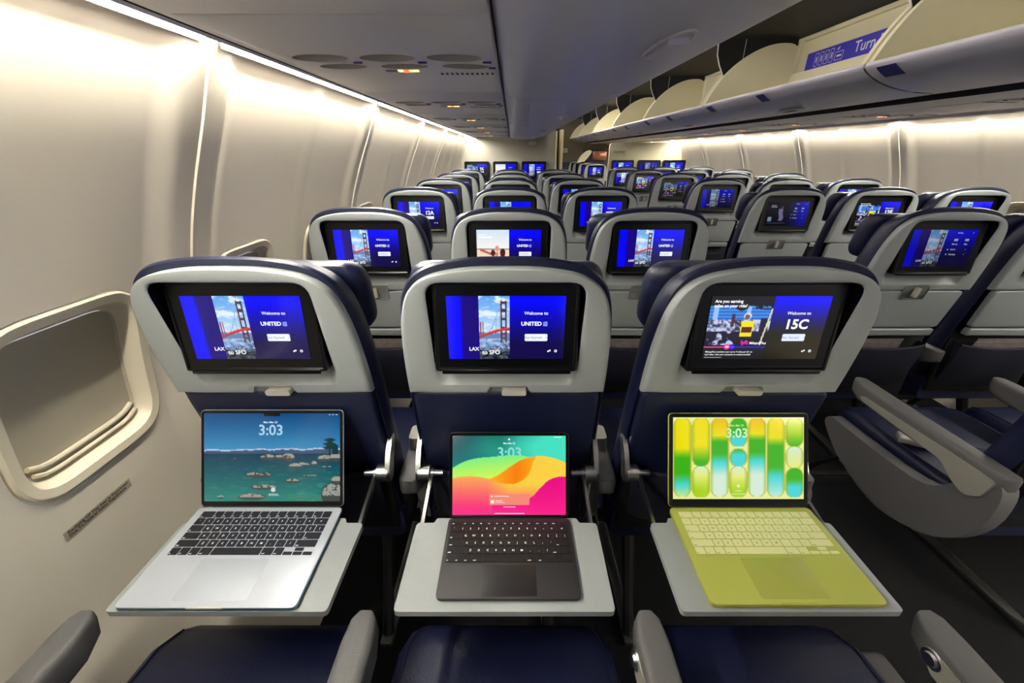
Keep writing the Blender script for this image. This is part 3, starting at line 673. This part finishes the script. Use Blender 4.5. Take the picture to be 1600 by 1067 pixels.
def latch_open():
    m = MB(); m.add(prism([(-.042,.886),(-.036,.906),(.044,.906),(.050,.886)], .010, .02, lambda u, v, d: B3(u, v, d)), 'shell_dark')
    m.add(prism(rrect(-.010, .040, .888, .901, .005), -.010, .012, lambda u, v, d: B3(u, v, d), .004, 3), 'latch'); return m.mesh('tray_latch')
def pocket_mesh():
    m = MB(); W_ = .17; rows = []
    for z, d in ((.655,-.022),(.650,-.032),(.60,-.040),(.52,-.038),(.44,-.018),(.40,.0)):
        rows.append([B3(u, z-.012*(1-(u/W_)**2)*(z > .62), d*(1-.55*abs(u/W_)**4)) for u in np.linspace(-W_, W_, 13)])
    v = [p for r in rows for p in r]; f = [(k*13+i, k*13+i+1, (k+1)*13+i+1, (k+1)*13+i) for k in range(5) for i in range(12)]
    m.add((v, f), 'navy_cloth'); 
    for s in (0, 12):
        a = [r[s] for r in rows]; b_ = [(p[0], p[1]+.045, p[2]) for p in a]; m.add((a+b_, [(i, i+1, 6+i+1, 6+i) for i in range(5)]), 'navy_cloth')
    m.add(rbox(-.19,.19,yz(.6,.02)-.008,yz(.6,.02)+.014,.42,.70,.004),'black'); return m.mesh('seat_pocket', 50)
def bezel_mesh(w=.136, h=.090):
    p = roundpoly([(-w,h),(-w,-h),(w,-h),(w,h)], [.018,.006,.006,.018], 5)
    R = lambda o, y: [(u, y, v) for u, v in offset(p, o)]
    m = MB(); m.add(loft([R(0,.045), R(0,.003), R(-.0025,.0), R(-.006,0), R(-.0085,.0022), R(-.012,.0024)], True, True), 'bezel')
    m.add(rbox(-w+.012, w-.012, -.0022, .003, -h-.004, -h+.006, .002), 'bezel'); return m.mesh('seat_screen', 30)
def glass(m): return m
def cushion_bottom():
    m = MB(); L = [(.10,.405,.475,.218),(.14,.40,.485,.226),(.3,.40,.478,.229),(.5,.40,.475,.229),(.57,.40,.470,.226),(.615,.405,.452,.214),(.632,.42,.438,.198)]
    rings = []
    for y, z0, z1, hw in L:
        hw -= .016; zc = (z0+z1)/2; sec = rrect(-hw, hw, z0-.03, z1, .026, 4); rings.append([(u, y, v+(.006*(1-(u/hw)**2) if v > zc else 0)) for u, v in sec])
    m.add(loft(rings), 'navy')
    for s in (-1, 1):
        m.add(tube([(s*(hw_-.036), y, z1+.0015) for y, z0, z1, hw_ in L[1:-1]], .0022, 6), 'navy_back')
    return m.mesh('seat_cushion', 50)
def frame_mesh():
    m = MB()
    for y in (.20, .52): m.add(tube([(-.21,y,.345),(.21,y,.345)], .019, 10), 'frame')
    m.add(rbox(-.20,.20,.16,.60,.350,.372,.006),'frame'); return m.mesh('seat_frame')
def leg_mesh():
    m = MB(); m.add(tube([(0,.52,.34),(0,.56,.10),(0,.60,.02)], [.020,.016,.018], 8), 'frame'); m.add(tube([(0,.20,.34),(0,.10,.12),(0,.05,.02)], [.020,.016,.018], 8), 'frame'); m.add(rbox(-.018,.018,.02,.64,0,.022,.005),'metal'); return m.mesh('leg')
def bar_mesh():
    m = MB(); P = [(-.20,.50,.33),(-.21,.60,.20)]+[tuple(p) for p in catmull([(-.21,.62,.17),(-.205,.66,.09),(-.16,.68,.065),(.16,.68,.065),(.205,.66,.09),(.21,.62,.17)], 4)]+[(.21,.60,.20),(.20,.50,.33)]
    m.add(tube(P, .009, 8), 'frame'); return m.mesh('bag_bar')
def armrest_mesh(x, aisle=0):
    m = MB(); L = [(.045,.606,.010,.018),(.055,.600,.022,.026),(.09,.593,.027,.032),(.35,.590,.027,.034),(.50,.594,.027,.031),(.535,.602,.022,.024),(.548,.612,.012,.012)]
    rings = []
    for y, zc, hw, hh in L: rings.append([(x+u, y, v) for u, v in rrect(-hw, hw, zc-hh, zc+hh, min(hw, hh)*.55, 4)])
    m.add(loft(rings), 'arm'); return m.mesh('armrest', 45)
def armbase_mesh(x, aisle=0):
    m = MB()
    if aisle == 0:
        sec = [(.66,.020,.030),(.60,.024,.034),(.55,.023,.034),(.50,.017,.03)]
        m.add(loft([[(x+u, .19+v, z) for u, v in rrect(-a, a, -b_, b_, .012, 3)] for z, a, b_ in sec]), 'arm_light')
        m.add(prism([(.0,.60),(.020,.60),(.028,.45),(.05,.36),(.03,.36),(.008,.46)], x-.0135, x+.0135, lambda u, v, d: (d, .150+u, v), .002, 1), 'arm_light')
        return m.mesh('armrest_hinge')
    s = aisle   # curved end shroud along the aisle, with the light inner face
    out = catmull([(.585,.432),(.592,.415),(.575,.39),(.50,.335),(.40,.298),(.29,.282),(.17,.318),(.09,.378),(.045,.47),(.040,.56),(.055,.598),(.085,.60),(.115,.575),(.15,.515),(.20,.468),(.30,.452),(.42,.446),(.54,.443),(.575,.440)], 3)
    m.add(prism(out, x-.022, x+.020, lambda u, v, d: (d, u, v), .008, 3), 'arm')
    arm = roundpoly([(.062,.600),(.075,.545),(.105,.520),(.145,.535),(.19,.566),(.47,.574),(.49,.584),(.47,.592),(.10,.604)], [.01,.02,.03,.03,.05,.012,.012,.012,.01], 4)
    m.add(prism(arm, x-.030, x+.024, lambda u, v, d: (d, u, v), .005, 3), 'arm_light')
    return m.mesh('armrest_shroud', 40)
def button_mesh(x):
    m = MB(); o = [(math.cos(t)*.012, math.sin(t)*.012) for t in np.linspace(0, 2*math.pi, 21)[:-1]]
    side = -.0275
    m.add(loft([[(x+side, .49+u*1.5, .590+v*1.4) for u, v in o], [(x+side-.003, .49+u*1.4, .590+v*1.3) for u, v in o], [(x+side-.003, .49+u, .590+v) for u, v in o], [(x+side-.007, .49+u*.85, .590+v*.85) for u, v in o]], False, True), 'chrome')
    m.add(prism(roundpoly([(.12,.575),(.48,.566),(.51,.585),(.48,.606),(.12,.600)],.01,3), x-.0295, x-.0255, lambda u, v, d: (d, u, v), .001, 1), 'arm_light'); return m.mesh('recline_button')
TZ = .645; TH = .012
def tray_mesh():
    m = MB(); y0, y1 = -.276, -.095
    p = roundpoly([(-.188,y0),(.184,y0),(.186,y1),(.150,y1),(.146,y1+.012),(-.146,y1+.012),(-.150,y1),(-.186,y1)], [.008,.008,.008,.006,.006,.006,.006,.008], 3)
    m.add(prism(p, TZ-TH, TZ, lambda u, v, d: (u, v, d), .0025, 2), 'shell')
    q = [(-.12,y0+.006),(-.06,y0+.006),(-.05,y0+.03),(.05,y0+.03),(.06,y0+.006),(.12,y0+.006),(.15,y1-.02),(-.15,y1-.02)]
    m.add(prism(q, TZ-TH-.006, TZ-TH+.001, lambda u, v, d: (u, v, d), .001, 1), 'shell_dark'); return m.mesh('tray_table', 35)
def trayarm_mesh(s):
    m = MB(); ya, zp = .035, .660
    m.add(tube([(s*.150,ya,zp),(s*.176,ya,zp)], .0075, 12), 'chrome'); m.add(tube([(s*.172,ya,zp),(s*.180,ya,zp)], .011, 14), 'metal'); m.add(tube([(s*.180,ya,zp),(s*.206,ya,zp)], .0205, 20), 'metal')
    m.add(prism(roundpoly([(ya-.012,zp-.018),(ya+.014,zp-.020),(ya+.032,zp+.02),(ya+.062,zp+.065),(ya+.050,zp+.078),(ya+.012,zp+.05),(ya-.016,zp+.01)], .01, 3), s*.2-.0055+s*.006, s*.2+.0055+s*.006, lambda u, v, d: (d, u, v), .002, 2), 'metal')
    m.add(prism([(ya-.012,zp+.004),(ya+.010,zp-.004),(-.115,TZ-TH-.014),(-.13,TZ-TH-.001)], s*.176-.0035, s*.176+.0035, lambda u, v, d: (d, u, v), .001, 1), 'metal')
    return m.mesh('tray_arm', 35)
ME = dict(shell=shell_mesh(), cushion=cushion_mesh(), panel=lowerback_mesh(), head=headrest_mesh(), tray=tray_stowed(), latch=latchplate(), latch_o=latch_open(), pocket=pocket_mesh(), bezel=bezel_mesh(),
          base=cushion_bottom(), frame=frame_mesh(), leg=leg_mesh(), bar=bar_mesh(), armL=armrest_mesh(-.2415), armR=armrest_mesh(.2415), hinL=armbase_mesh(-.2415), hinR=armbase_mesh(.2415),
          shrR=armbase_mesh(.2415, 1), shrL=armbase_mesh(-.2415, -1), btn=button_mesh(.2415), btnL=button_mesh(-.2415), tdep=tray_mesh(), taL=trayarm_mesh(-1), taR=trayarm_mesh(1))
DS = {}
def disp(k):
    if k in DS: return DS[k]
    if k == 'united': me = disp_bridge()
    elif k.startswith('b:'): me = disp_bridge(k[2:], hi=False)
    elif k.startswith('r:'): me = disp_ride(k[2:])
    elif k == 'ridemenu': me = disp_ride('', 'screen_dim', False, True)
    elif k == 'menu': me = disp_bridge(None, 'screen_dim', False, True)
    elif k == 'beach': me = disp_beach()
    elif k == 'dark': me = disp_menu_dark()
    DS[k] = me; return me
def screen(parent, k, loc, sc=1, tilt=0, name='seat_screen'):
    s = link(name, ME['bezel'], parent, loc, (tilt, 0, 0)); s.scale = (sc, 1, sc)
    if k: link('display', disp(k), s, (0, .0012, -.001))
    return s
LET = 'ABCDEF'; SX = dict(A=-.494, B=-.011, C=.472, D=1.462, E=1.945, F=2.428)
ROWY = [-.10, .708, 1.408, 2.27, 3.08, 3.90, 4.78, 5.70]
ROWN = ['front row below the camera', 'row with the open trays', 'second row of screens', 'third row of screens', 'fourth row of screens', 'fifth row of screens', 'sixth row of screens', 'last row before the right bulkhead']
POS = dict(A='left window seat', B='left middle seat', C='left aisle seat', D='right aisle seat', E='right middle seat', F='right window seat')
DESC = {None:'dark screen', 'united':'bridge picture screen', 'beach':'beach picture screen', 'dark':'dim menu screen', 'menu':'dim bridge menu screen', 'ridemenu':'dim menu screen with street picture'}
def seat(row, L, sk, dep=False):
    x = SX[L]; y = ROWY[row] if isinstance(row, int) else row[0]; nm = ROWN[row] if isinstance(row, int) else row[1]
    ds = DESC.get(sk) or 'bridge or advert screen'
    if sk and sk.startswith('b:'): ds = 'bridge picture screen reading %s' % sk[2:]
    if sk and sk.startswith('r:'): ds = 'street advert screen reading %s' % sk[2:]
    lab = 'navy and grey %s, %s, %s' % (POS[L], nm, ds)
    if dep: lab = 'navy and grey %s, %s, %s' % (POS[L], 'tray open', ds)
    r = empty('airplane_seat', (x, y, 0), lab, 'seat', 'airplane seats')
    P = lambda n_, k, **kw: link(n_, ME[k], r, **kw)
    P('back_shell', 'shell'); P('back_cushion', 'cushion'); P('headrest', 'head'); P('seat_cushion', 'base'); P('seat_frame', 'frame'); 
    P('leg', 'leg', loc=(-.12 if L in 'CF' else .12, 0, 0)); P('bag_bar', 'bar')
    screen(r, sk, (0, -.006, 1.045), tilt=math.radians(-4))
    if dep: P('back_panel', 'panel'); P('tray_latch', 'latch_o'); P('tray_table', 'tdep'); P('tray_arm', 'taL'); P('tray_arm', 'taR')
    else: P('tray_table', 'tray'); P('tray_latch', 'latch')
    P('seat_pocket', 'pocket')
    P('armrest', 'armL')
    if L == 'D': P('armrest_shroud', 'shrL')
    else: P('armrest_hinge', 'hinL')
    if L in 'CF':
        P('armrest', 'armR')
        if L == 'C': P('armrest_shroud', 'shrR')
        else: P('armrest_hinge', 'hinR')
        P('recline_button', 'btn')
    if L in 'C' and row == 0: P('recline_button', 'btnL')
    return r
plan = {0:{'A':None,'B':None,'C':None}, 1:{'A':'united','B':'united','C':'r:15C','D':'menu','E':'menu','F':'menu'},
        2:{'A':'united','B':'beach','C':'united','D':'menu','E':'menu','F':'menu'}, 3:{'A':'b:12A','B':'united','C':'united','D':'dark','E':'r:12E','F':'b:12F'},
        4:{'A':'b:11A','B':None,'C':'united','D':'menu','E':None,'F':'b:11F'}, 5:{'A':'united','B':None,'C':'united','D':'ridemenu','E':'menu','F':'menu'},
        6:{'A':None,'B':None,'C':'united','D':'r:9D','E':'menu','F':'menu'}, 7:{'D':'united','E':'united','F':'united'}}
for row, d in plan.items():
    for L, sk in d.items(): seat(row, L, sk, dep=(row == 1 and L in 'ABC'))
far = [(7.75,'first row past the bulkheads'),(8.5,'second row past the bulkheads'),(9.25,'third row past the bulkheads'),(10.0,'fourth row past the bulkheads')]
for i, (y, n_) in enumerate(far): seat((y, n_), 'D', ['united','united',None,'b:3D'][i])

# bulkhead screens
for i, (x, k) in enumerate(((-.475,'r:7A'),(-.09,'beach'),(.295,'united'))):
    r = empty('bulkhead_screen', (x, LEND, 1.125), 'black wall screen on the left bulkhead, %s of three' % ['leftmost','middle','rightmost'][i], 'screen', 'screens on the left bulkhead')
    screen(r, k, (0, -.05, 0), 1.22, name='screen_housing')
for i, (x, k) in enumerate(((1.665,'united'),(2.065,'menu'),(2.44,'united'))):
    r = empty('bulkhead_screen', (x, RB, 1.13), 'black wall screen on the right bulkhead, %s of three' % ['leftmost','middle','rightmost'][i], 'screen', 'screens on the right bulkhead')
    screen(r, k, (0, -.05, 0), 1.22, name='screen_housing')
def plaque(x, y, z, w, h, t, lab):
    m = MB(); m.add(rbox(x-w/2,x+w/2,y-.006,y,z-h/2,z+h/2,.003),'shade'); tv, tf = text(t, h*.42, 'CENTER', .02); m.add(([(x+a, y-.0065, z-h*.13+b_) for a, b_ in tv], tf),'ink'); tag(obj('wall_plaque', m), lab, 'sign')
plaque(1.60, RB, 1.345, .24, .115, 'UNITED', 'small beige airline name plaque on the right bulkhead')
plaque(1.28, Y1, 1.39, .24, .10, 'UNITED', 'small beige plaque on the far brown wall past the aisle')
for z, lab, w in ((1.52,'upper of two small pale fittings on the left bulkhead',.05),(1.455,'lower of two small pale fittings on the left bulkhead',.055)):
    tag(obj('wall_fitting', MB().add(prism([(w*math.cos(t), z+.022*math.sin(t)) for t in np.linspace(0,2*math.pi,25)[:-1]], LEND-.016, LEND-.001, lambda u, v, d: (.27+u, d, v), .004, 2), 'lipwhite')), lab, 'wall fitting')
# far cabin pieces seen through the gap between the bulkheads
m = MB(); m.add(prism(catmull([(1.30,1.16),(1.36,1.27),(1.46,1.36),(1.54,1.385),(1.57,1.35),(1.52,1.27),(1.44,1.18)],4), 8.9, 9.0, lambda u, v, d: (u, d, v), .01, 2), 'cream'); tag(obj('wing_panel', m), 'cream curved panel standing behind the far seats in the gap', 'panel')
m = MB(); m.add(rbox(1.42,2.0,9.05,9.10,.9,1.40,.01),'black'); m.add(rbox(1.62,1.9,9.02,9.05,1.20,1.37,.012),'copper'); tag(obj('galley_unit', m), 'dark unit with copper coloured face beyond the right bulkhead', 'cabinet')

# wall sticker
def sticker():
    m = MB(); y0, y1, z0, z1 = .530, .672, .690, .710
    def S(u, v, d): return (wx(u, v, d), u, v)
    g = [(u, v) for u in np.linspace(y0, y1, 8) for v in (z0, z1)]
    m.add(([S(u, v, .0008) for u, v in g], [(2*i, 2*i+1, 2*i+3, 2*i+2) for i in range(7)]), 'sticker')
    for t, v in (('Reclining Of This Seat Is Restricted', .7022),('Due To Federal Safety Regulations', .6945)):
        tv, tf = text(t, .0085, 'LEFT', .03); w_ = max(p[0] for p in tv); k = .128/w_ if 'Recl' in t else .122/w_
        m.add(([S(y0+.007+a*k, v+b_, .0014) for a, b_ in tv], tf), 'ink')
    tag(obj('wall_sticker', m), 'small printed notice sticker below the large left window', 'sticker')
sticker()

# magazines / safety cards in pockets
def card(L, row, lab, w=.16, dx=0, m_='paper'):
    m = MB(); x = SX[L]+dx; y = ROWY[row]
    for k, (dy, h, t) in enumerate(((-.014,.668,.0),(-.008,.680,.01))):
        a = MB(); m.add(([ (x-w/2+t, y+yz(.59,dy)-.002, .59),(x+w/2+t, y+yz(.59,dy)-.002, .59),(x+w/2+t, y+yz(h,dy)-.002, h),(x-w/2+t, y+yz(h,dy)-.002, h),
                 (x-w/2+t, y+yz(.59,dy)+.001, .59),(x+w/2+t, y+yz(.59,dy)+.001, .59),(x+w/2+t, y+yz(h,dy)+.001, h),(x-w/2+t, y+yz(h,dy)+.001, h)],
                 [(0,1,2,3),(7,6,5,4),(0,4,5,1),(3,2,6,7),(1,5,6,2),(0,3,7,4)]), m_)
    tag(obj('magazine', m), lab, 'magazine')
card('A', 2, 'pale folded card in the pocket of the second-row left window seat', .26)
card('C', 2, 'brownish magazine in the pocket of the second-row left aisle seat', .2, -.02)
card('D', 2, 'brownish magazine in the pocket of the second-row right aisle seat', .18, -.03)
card('E', 2, 'crumpled magazine in the pocket of the second-row right middle seat', .22, -.02)

# seat belts
def belt(L, row, lab, u0=.0):
    x = SX[L]+u0; y = ROWY[row]; m = MB()
    P = catmull([(x+.19,y+.25,.492),(x+.08,y+.28,.494),(x-.04,y+.32,.494),(x-.14,y+.35,.492)], 5); r_ = empty('seat_belt', (0,0,0), lab, 'seat belt')
    m.add(loft([[(p[0]-.018,p[1]-.014,p[2]-.001),(p[0]+.018,p[1]+.014,p[2]-.001),(p[0]+.018,p[1]+.014,p[2]+.0015),(p[0]-.018,p[1]-.014,p[2]+.0015)] for p in P]), 'belt'); obj('strap', m, r_)
    b_ = MB(); b_.add(rbox(-.034,.034,-.024,.024,-.006,.012,.005,3),'buckle', T=Matrix.Translation((x-.172,y+.362,.496))@Matrix.Rotation(math.radians(-30),4,'Z')); obj('buckle', b_, r_)
belt('D', 1, 'seat belt with pale metal buckle lying on the right aisle seat cushion')

# ------------------------------------------------------------------ laptops and tablet
ROWS = [[('esc',1.5)]+[('F%d'%i,1) for i in range(1,13)]+[('',1)],
        [(c_,1) for c_ in '`1234567890-=']+[('<',1.5)], [('tab',1.5)]+[(c_,1) for c_ in 'QWERTYUIOP[]']+[('|',1)],
        [('caps',1.75)]+[(c_,1) for c_ in "ASDFGHJKL;'"]+[('ret',1.75)], [('shift',2.25)]+[(c_,1) for c_ in 'ZXCVBNM,./']+[('shift',2.25)]]
BOT = [('fn',1),('ctl',1),('opt',1),('cmd',1.25),('',5),('cmd',1.25),('opt',1)]
def keyboard(parent, w, d, zt, km, lm, y0, h=.0011, first=1.0, gap=.0021):
    """keys fill w x d, front edge at y0 (local), top at zt"""
    kb = MB(); kb.add(rbox(-w/2-.001, w/2+.001, y0-.001, y0+d+.001, zt-.0004, zt+.0003, 0), 'key_plate_'+km); board = obj('keyboard', kb, parent)
    u = w/14.5; rh = d/(5+first); cache = {}
    def key(x0, x1, ya, yb, t):
        g = gap/2; cx, cy = (x0+x1)/2, (ya+yb)/2; kw, kh = x1-x0-2*g, yb-ya-2*g
        k_ = (round(kw,5), round(kh,5), t)
        if k_ not in cache:
            m = MB(); m.add(prism(rrect(-kw/2,kw/2,-kh/2,kh/2,.0012,2), 0, h, lambda a,b_,c_: (a,b_,c_)), km)
            if t:
                small = len(t) > 1; tv, tf = text(t, .0034 if small else .0062, 'LEFT' if small else 'CENTER', .02 if not small else .03, 1)
                ox, oy = ((-kw/2+.0015, -kh/2+.0015) if small else (0, -.0022)); m.add(([(a+ox,b_+oy,h+.00008) for a,b_ in tv], tf), lm)
            cache[k_] = m.mesh('key')
        link('key', cache[k_], board, (cx, cy, zt+.0003))
    y = y0+d
    for r, row in enumerate(ROWS):
        hh = rh*first if r == 0 else rh; x = -w/2
        for t, n_ in row: key(x, x+n_*u, y-hh, y, t); x += n_*u
        y -= hh
    x = -w/2
    for t, n_ in BOT: key(x, x+n_*u, y-rh, y, t); x += n_*u
    key(x, x+u, y-rh, y-rh/2, ''); key(x+u, x+2*u, y-rh/2, y, ''); key(x+u, x+2*u, y-rh, y-rh/2, ''); key(x+2*u, x+3*u, y-rh, y-rh/2, '')
M['key_plate_key_b'] = M['silver']; M['key_plate_key_c'] = M['citrus']; M['key_plate_key_t'] = M['tabpad']
def laptop(name, lab, cat, x, yh, rz, w, d, t, body, edge, pad, km, lm, dm, sh, tilt, kbw, kbd, kby, padw, padd, bez, tablet=False):
    """origin = centre of the hinge line on the tray; front toward -y"""
    r = empty(name, (x, yh, TZ), lab, cat, None, (0, 0, rz))
    b_ = MB(); p = rrect(-w/2, w/2, -d, 0, .011, 6); R = lambda o, z: [(u, v, z) for u, v in offset(p, o)]
    b_.add(loft([R(-.004,.0006), R(-.0008,.002), R(0,.004), R(0,t-.0015)], True, False), edge); b_.add(loft([R(0,t-.0015), R(-.0005,t-.0004), R(-.0015,t)], False, True), body)
    if not tablet:
        b_.add(rbox(-.030,.030,-d-.0008,-d+.003,t-.004,t+.0002,.0006), 'lipwhite' if body == 'silver' else 'citrus_pad')
    obj('base', b_, r)
    keyboard(r, kbw, kbd, t, km, lm, -kby-kbd, h=.0010, first=.55 if tablet else 1.0)
    pm = MB(); q = rrect(-padw/2, padw/2, -kby-kbd-.006-padd, -kby-kbd-.006, .005, 4)
    if tablet: q = rrect(-padw/2-.0, padw/2, -d+.004, -kby-kbd-.005, .002, 3)
    pm.add(loft([[(u,v,t+.0001) for u,v in q], [(u,v,t+.0003) for u,v in offset(q,-.0004)]], False, True), pad); obj('trackpad', pm, r)
    hm = MB(); hm.add(tube([(-w*.42,.0,t*.5),(w*.42,0,t*.5)], t*.45, 10), 'bezel' if not tablet else 'tabkb'); obj('hinge', hm, r)
    piv = link('lid' if not tablet else 'tablet_screen', None, r, (0, .001, t*.55+.002), (-tilt, 0, 0))
    lm_ = MB(); p2 = rrect(-w/2, w/2, .002, sh, .010, 6); Q = lambda o, y_: [(u, y_, v) for u, v in offset(p2, o)]
    lm_.add(loft([Q(-.001,.0055), Q(0,.004), Q(0,.0008), Q(-.0009,0)], True, False), body if not tablet else 'frame'); lm_.add(loft([Q(-.0009,0), Q(-.0014,.0002)], False, True), 'bezel')
    piv.data = None
    bpy.data.objects.remove(piv)
    lid = obj('lid' if not tablet else 'tablet', lm_, r, (0, .001, t*.55+.002)); lid.rotation_euler = (-tilt, 0, 0)
    link('display', dm, lid, (0, -.0003, bez[1]+(sh-bez[0]-bez[1])/2))
    return r
def D_ocean(w, h):
    d = Disp(w, h, 'screen_lap'); d.grid(p_ocean, 0, 0, 1, 1, 190, 120); d.rect(.44,0,.56,.033,(4,4,6),1,r=.008)
    d.text('Mon Mar 23', .49, .112, .032, (225,238,250), bold=.02); d.text('3:03', .49, .245, 0, (168,210,236), bold=.02, wd=.178)
    d.circ(.508,.868,.026,(210,225,220)); d.rect(.475,.915,.545,.922,(210,225,215)); d.rect(.47,.93,.55,.936,(200,215,205))
    for u in (.925,.95,.975): d.rect(u-.006,.012,u+.006,.02,(220,235,245))
    return d.mesh()
def D_waves(w, h):
    d = Disp(w, h, 'screen_lap'); d.grid(p_waves, 0, 0, 1, 1, 160, 120); d.circ(.5,.045,.013,(240,250,250)); d.text('Mon Mar 23', .5, .105, .03, (235,250,250), bold=.03)
    tv, tf = text('3:03', .185*h, 'CENTER', .02); c_ = tuple(lin(C3(140,225,215)))+(1.,)
    for dgt, uu, cut in (('3:03', .5, 0),): d.mb.add(([(a, -.0005, (.5-.275)*h+b_) for a, b_ in tv], tf), d.m, col=[c_]*len(tv))
    A_ = lambda U: ci(U, smc([(0,.41),(.1,.33),(.22,.285),(.4,.262),(.5,.248),(.6,.248),(.66,.262),(.72,.275),(1,.30)])); uu = np.linspace(.3, .70, 100)[None, :]; vv = np.linspace(.18, .36, 60)[:, None]
    d.grid(lambda U, V: p_waves(.3+.4*U, .18+.18*V), .3, .18, .70, .36, 100, 60, L=4, keep=(vv+0*uu > A_(uu)+.004))
    d.rect(.325,.735,.68,.875,(250,140,120),2,r=.018); d.circ(.348,.765,.012,(255,220,215),3); d.rect(.37,.76,.50,.77,(255,225,220),3); d.rect(.338,.815,.368,.855,(255,250,250),3,r=.006); d.rect(.38,.818,.44,.826,(255,245,240),3); d.rect(.38,.84,.46,.847,(255,235,235),3)
    d.rect(.45,.897,.555,.905,(255,235,240)); d.rect(.37,.978,.635,.988,(255,225,235),2,r=.004); d.rect(.9,.012,.965,.022,(230,255,250)); return d.mesh()
def D_pills(w, h):
    d = Disp(w, h, 'screen_lap'); d.grid(p_pills, 0, 0, 1, 1, 200, 120); d.text('Mon Mar 23', .485, .11, .034, (210,245,160), bold=.02); d.text('3:03', .485, .245, 0, (205,245,190), bold=.02, wd=.165)
    d.circ(.5,.84,.02,(230,240,170)); d.rect(.475,.895,.525,.902,(245,250,220)); d.rect(.45,.935,.56,.940,(245,250,220)); return d.mesh()
ta = math.radians(24.5)
laptop('laptop', 'pale silver laptop with seaside wallpaper open on the left window tray', 'laptop', SX['A']-.018, .645, 0, .304, .213, .0105, 'silver', 'silver_edge', 'pad_s', 'key_b', 'legend_w',
       D_ocean(.290,.188), .2085, ta, .2715, .104, .012, .125, .080, (.007,.0135))
laptop('tablet_computer', 'black tablet with colourful wave wallpaper on a keyboard case, middle tray', 'tablet', SX['B']+.005, .618, 0, .2497, .170, .0085, 'tabkb', 'tabkb', 'tabpad', 'key_t', 'legend_w',
       D_waves(.2355,.1635), .1775, ta+.02, .236, .0915, .010, .098, .07, (.007,.007), True)
laptop('laptop', 'yellow-green laptop with pill pattern wallpaper open on the left aisle tray', 'laptop', SX['C']+.010, .643, 0, .2975, .206, .0115, 'citrus', 'citrus', 'citrus_pad', 'key_c', 'legend_g',
       D_pills(.2785,.174), .2025, ta, .2705, .101, .012, .118, .078, (.009,.0195))
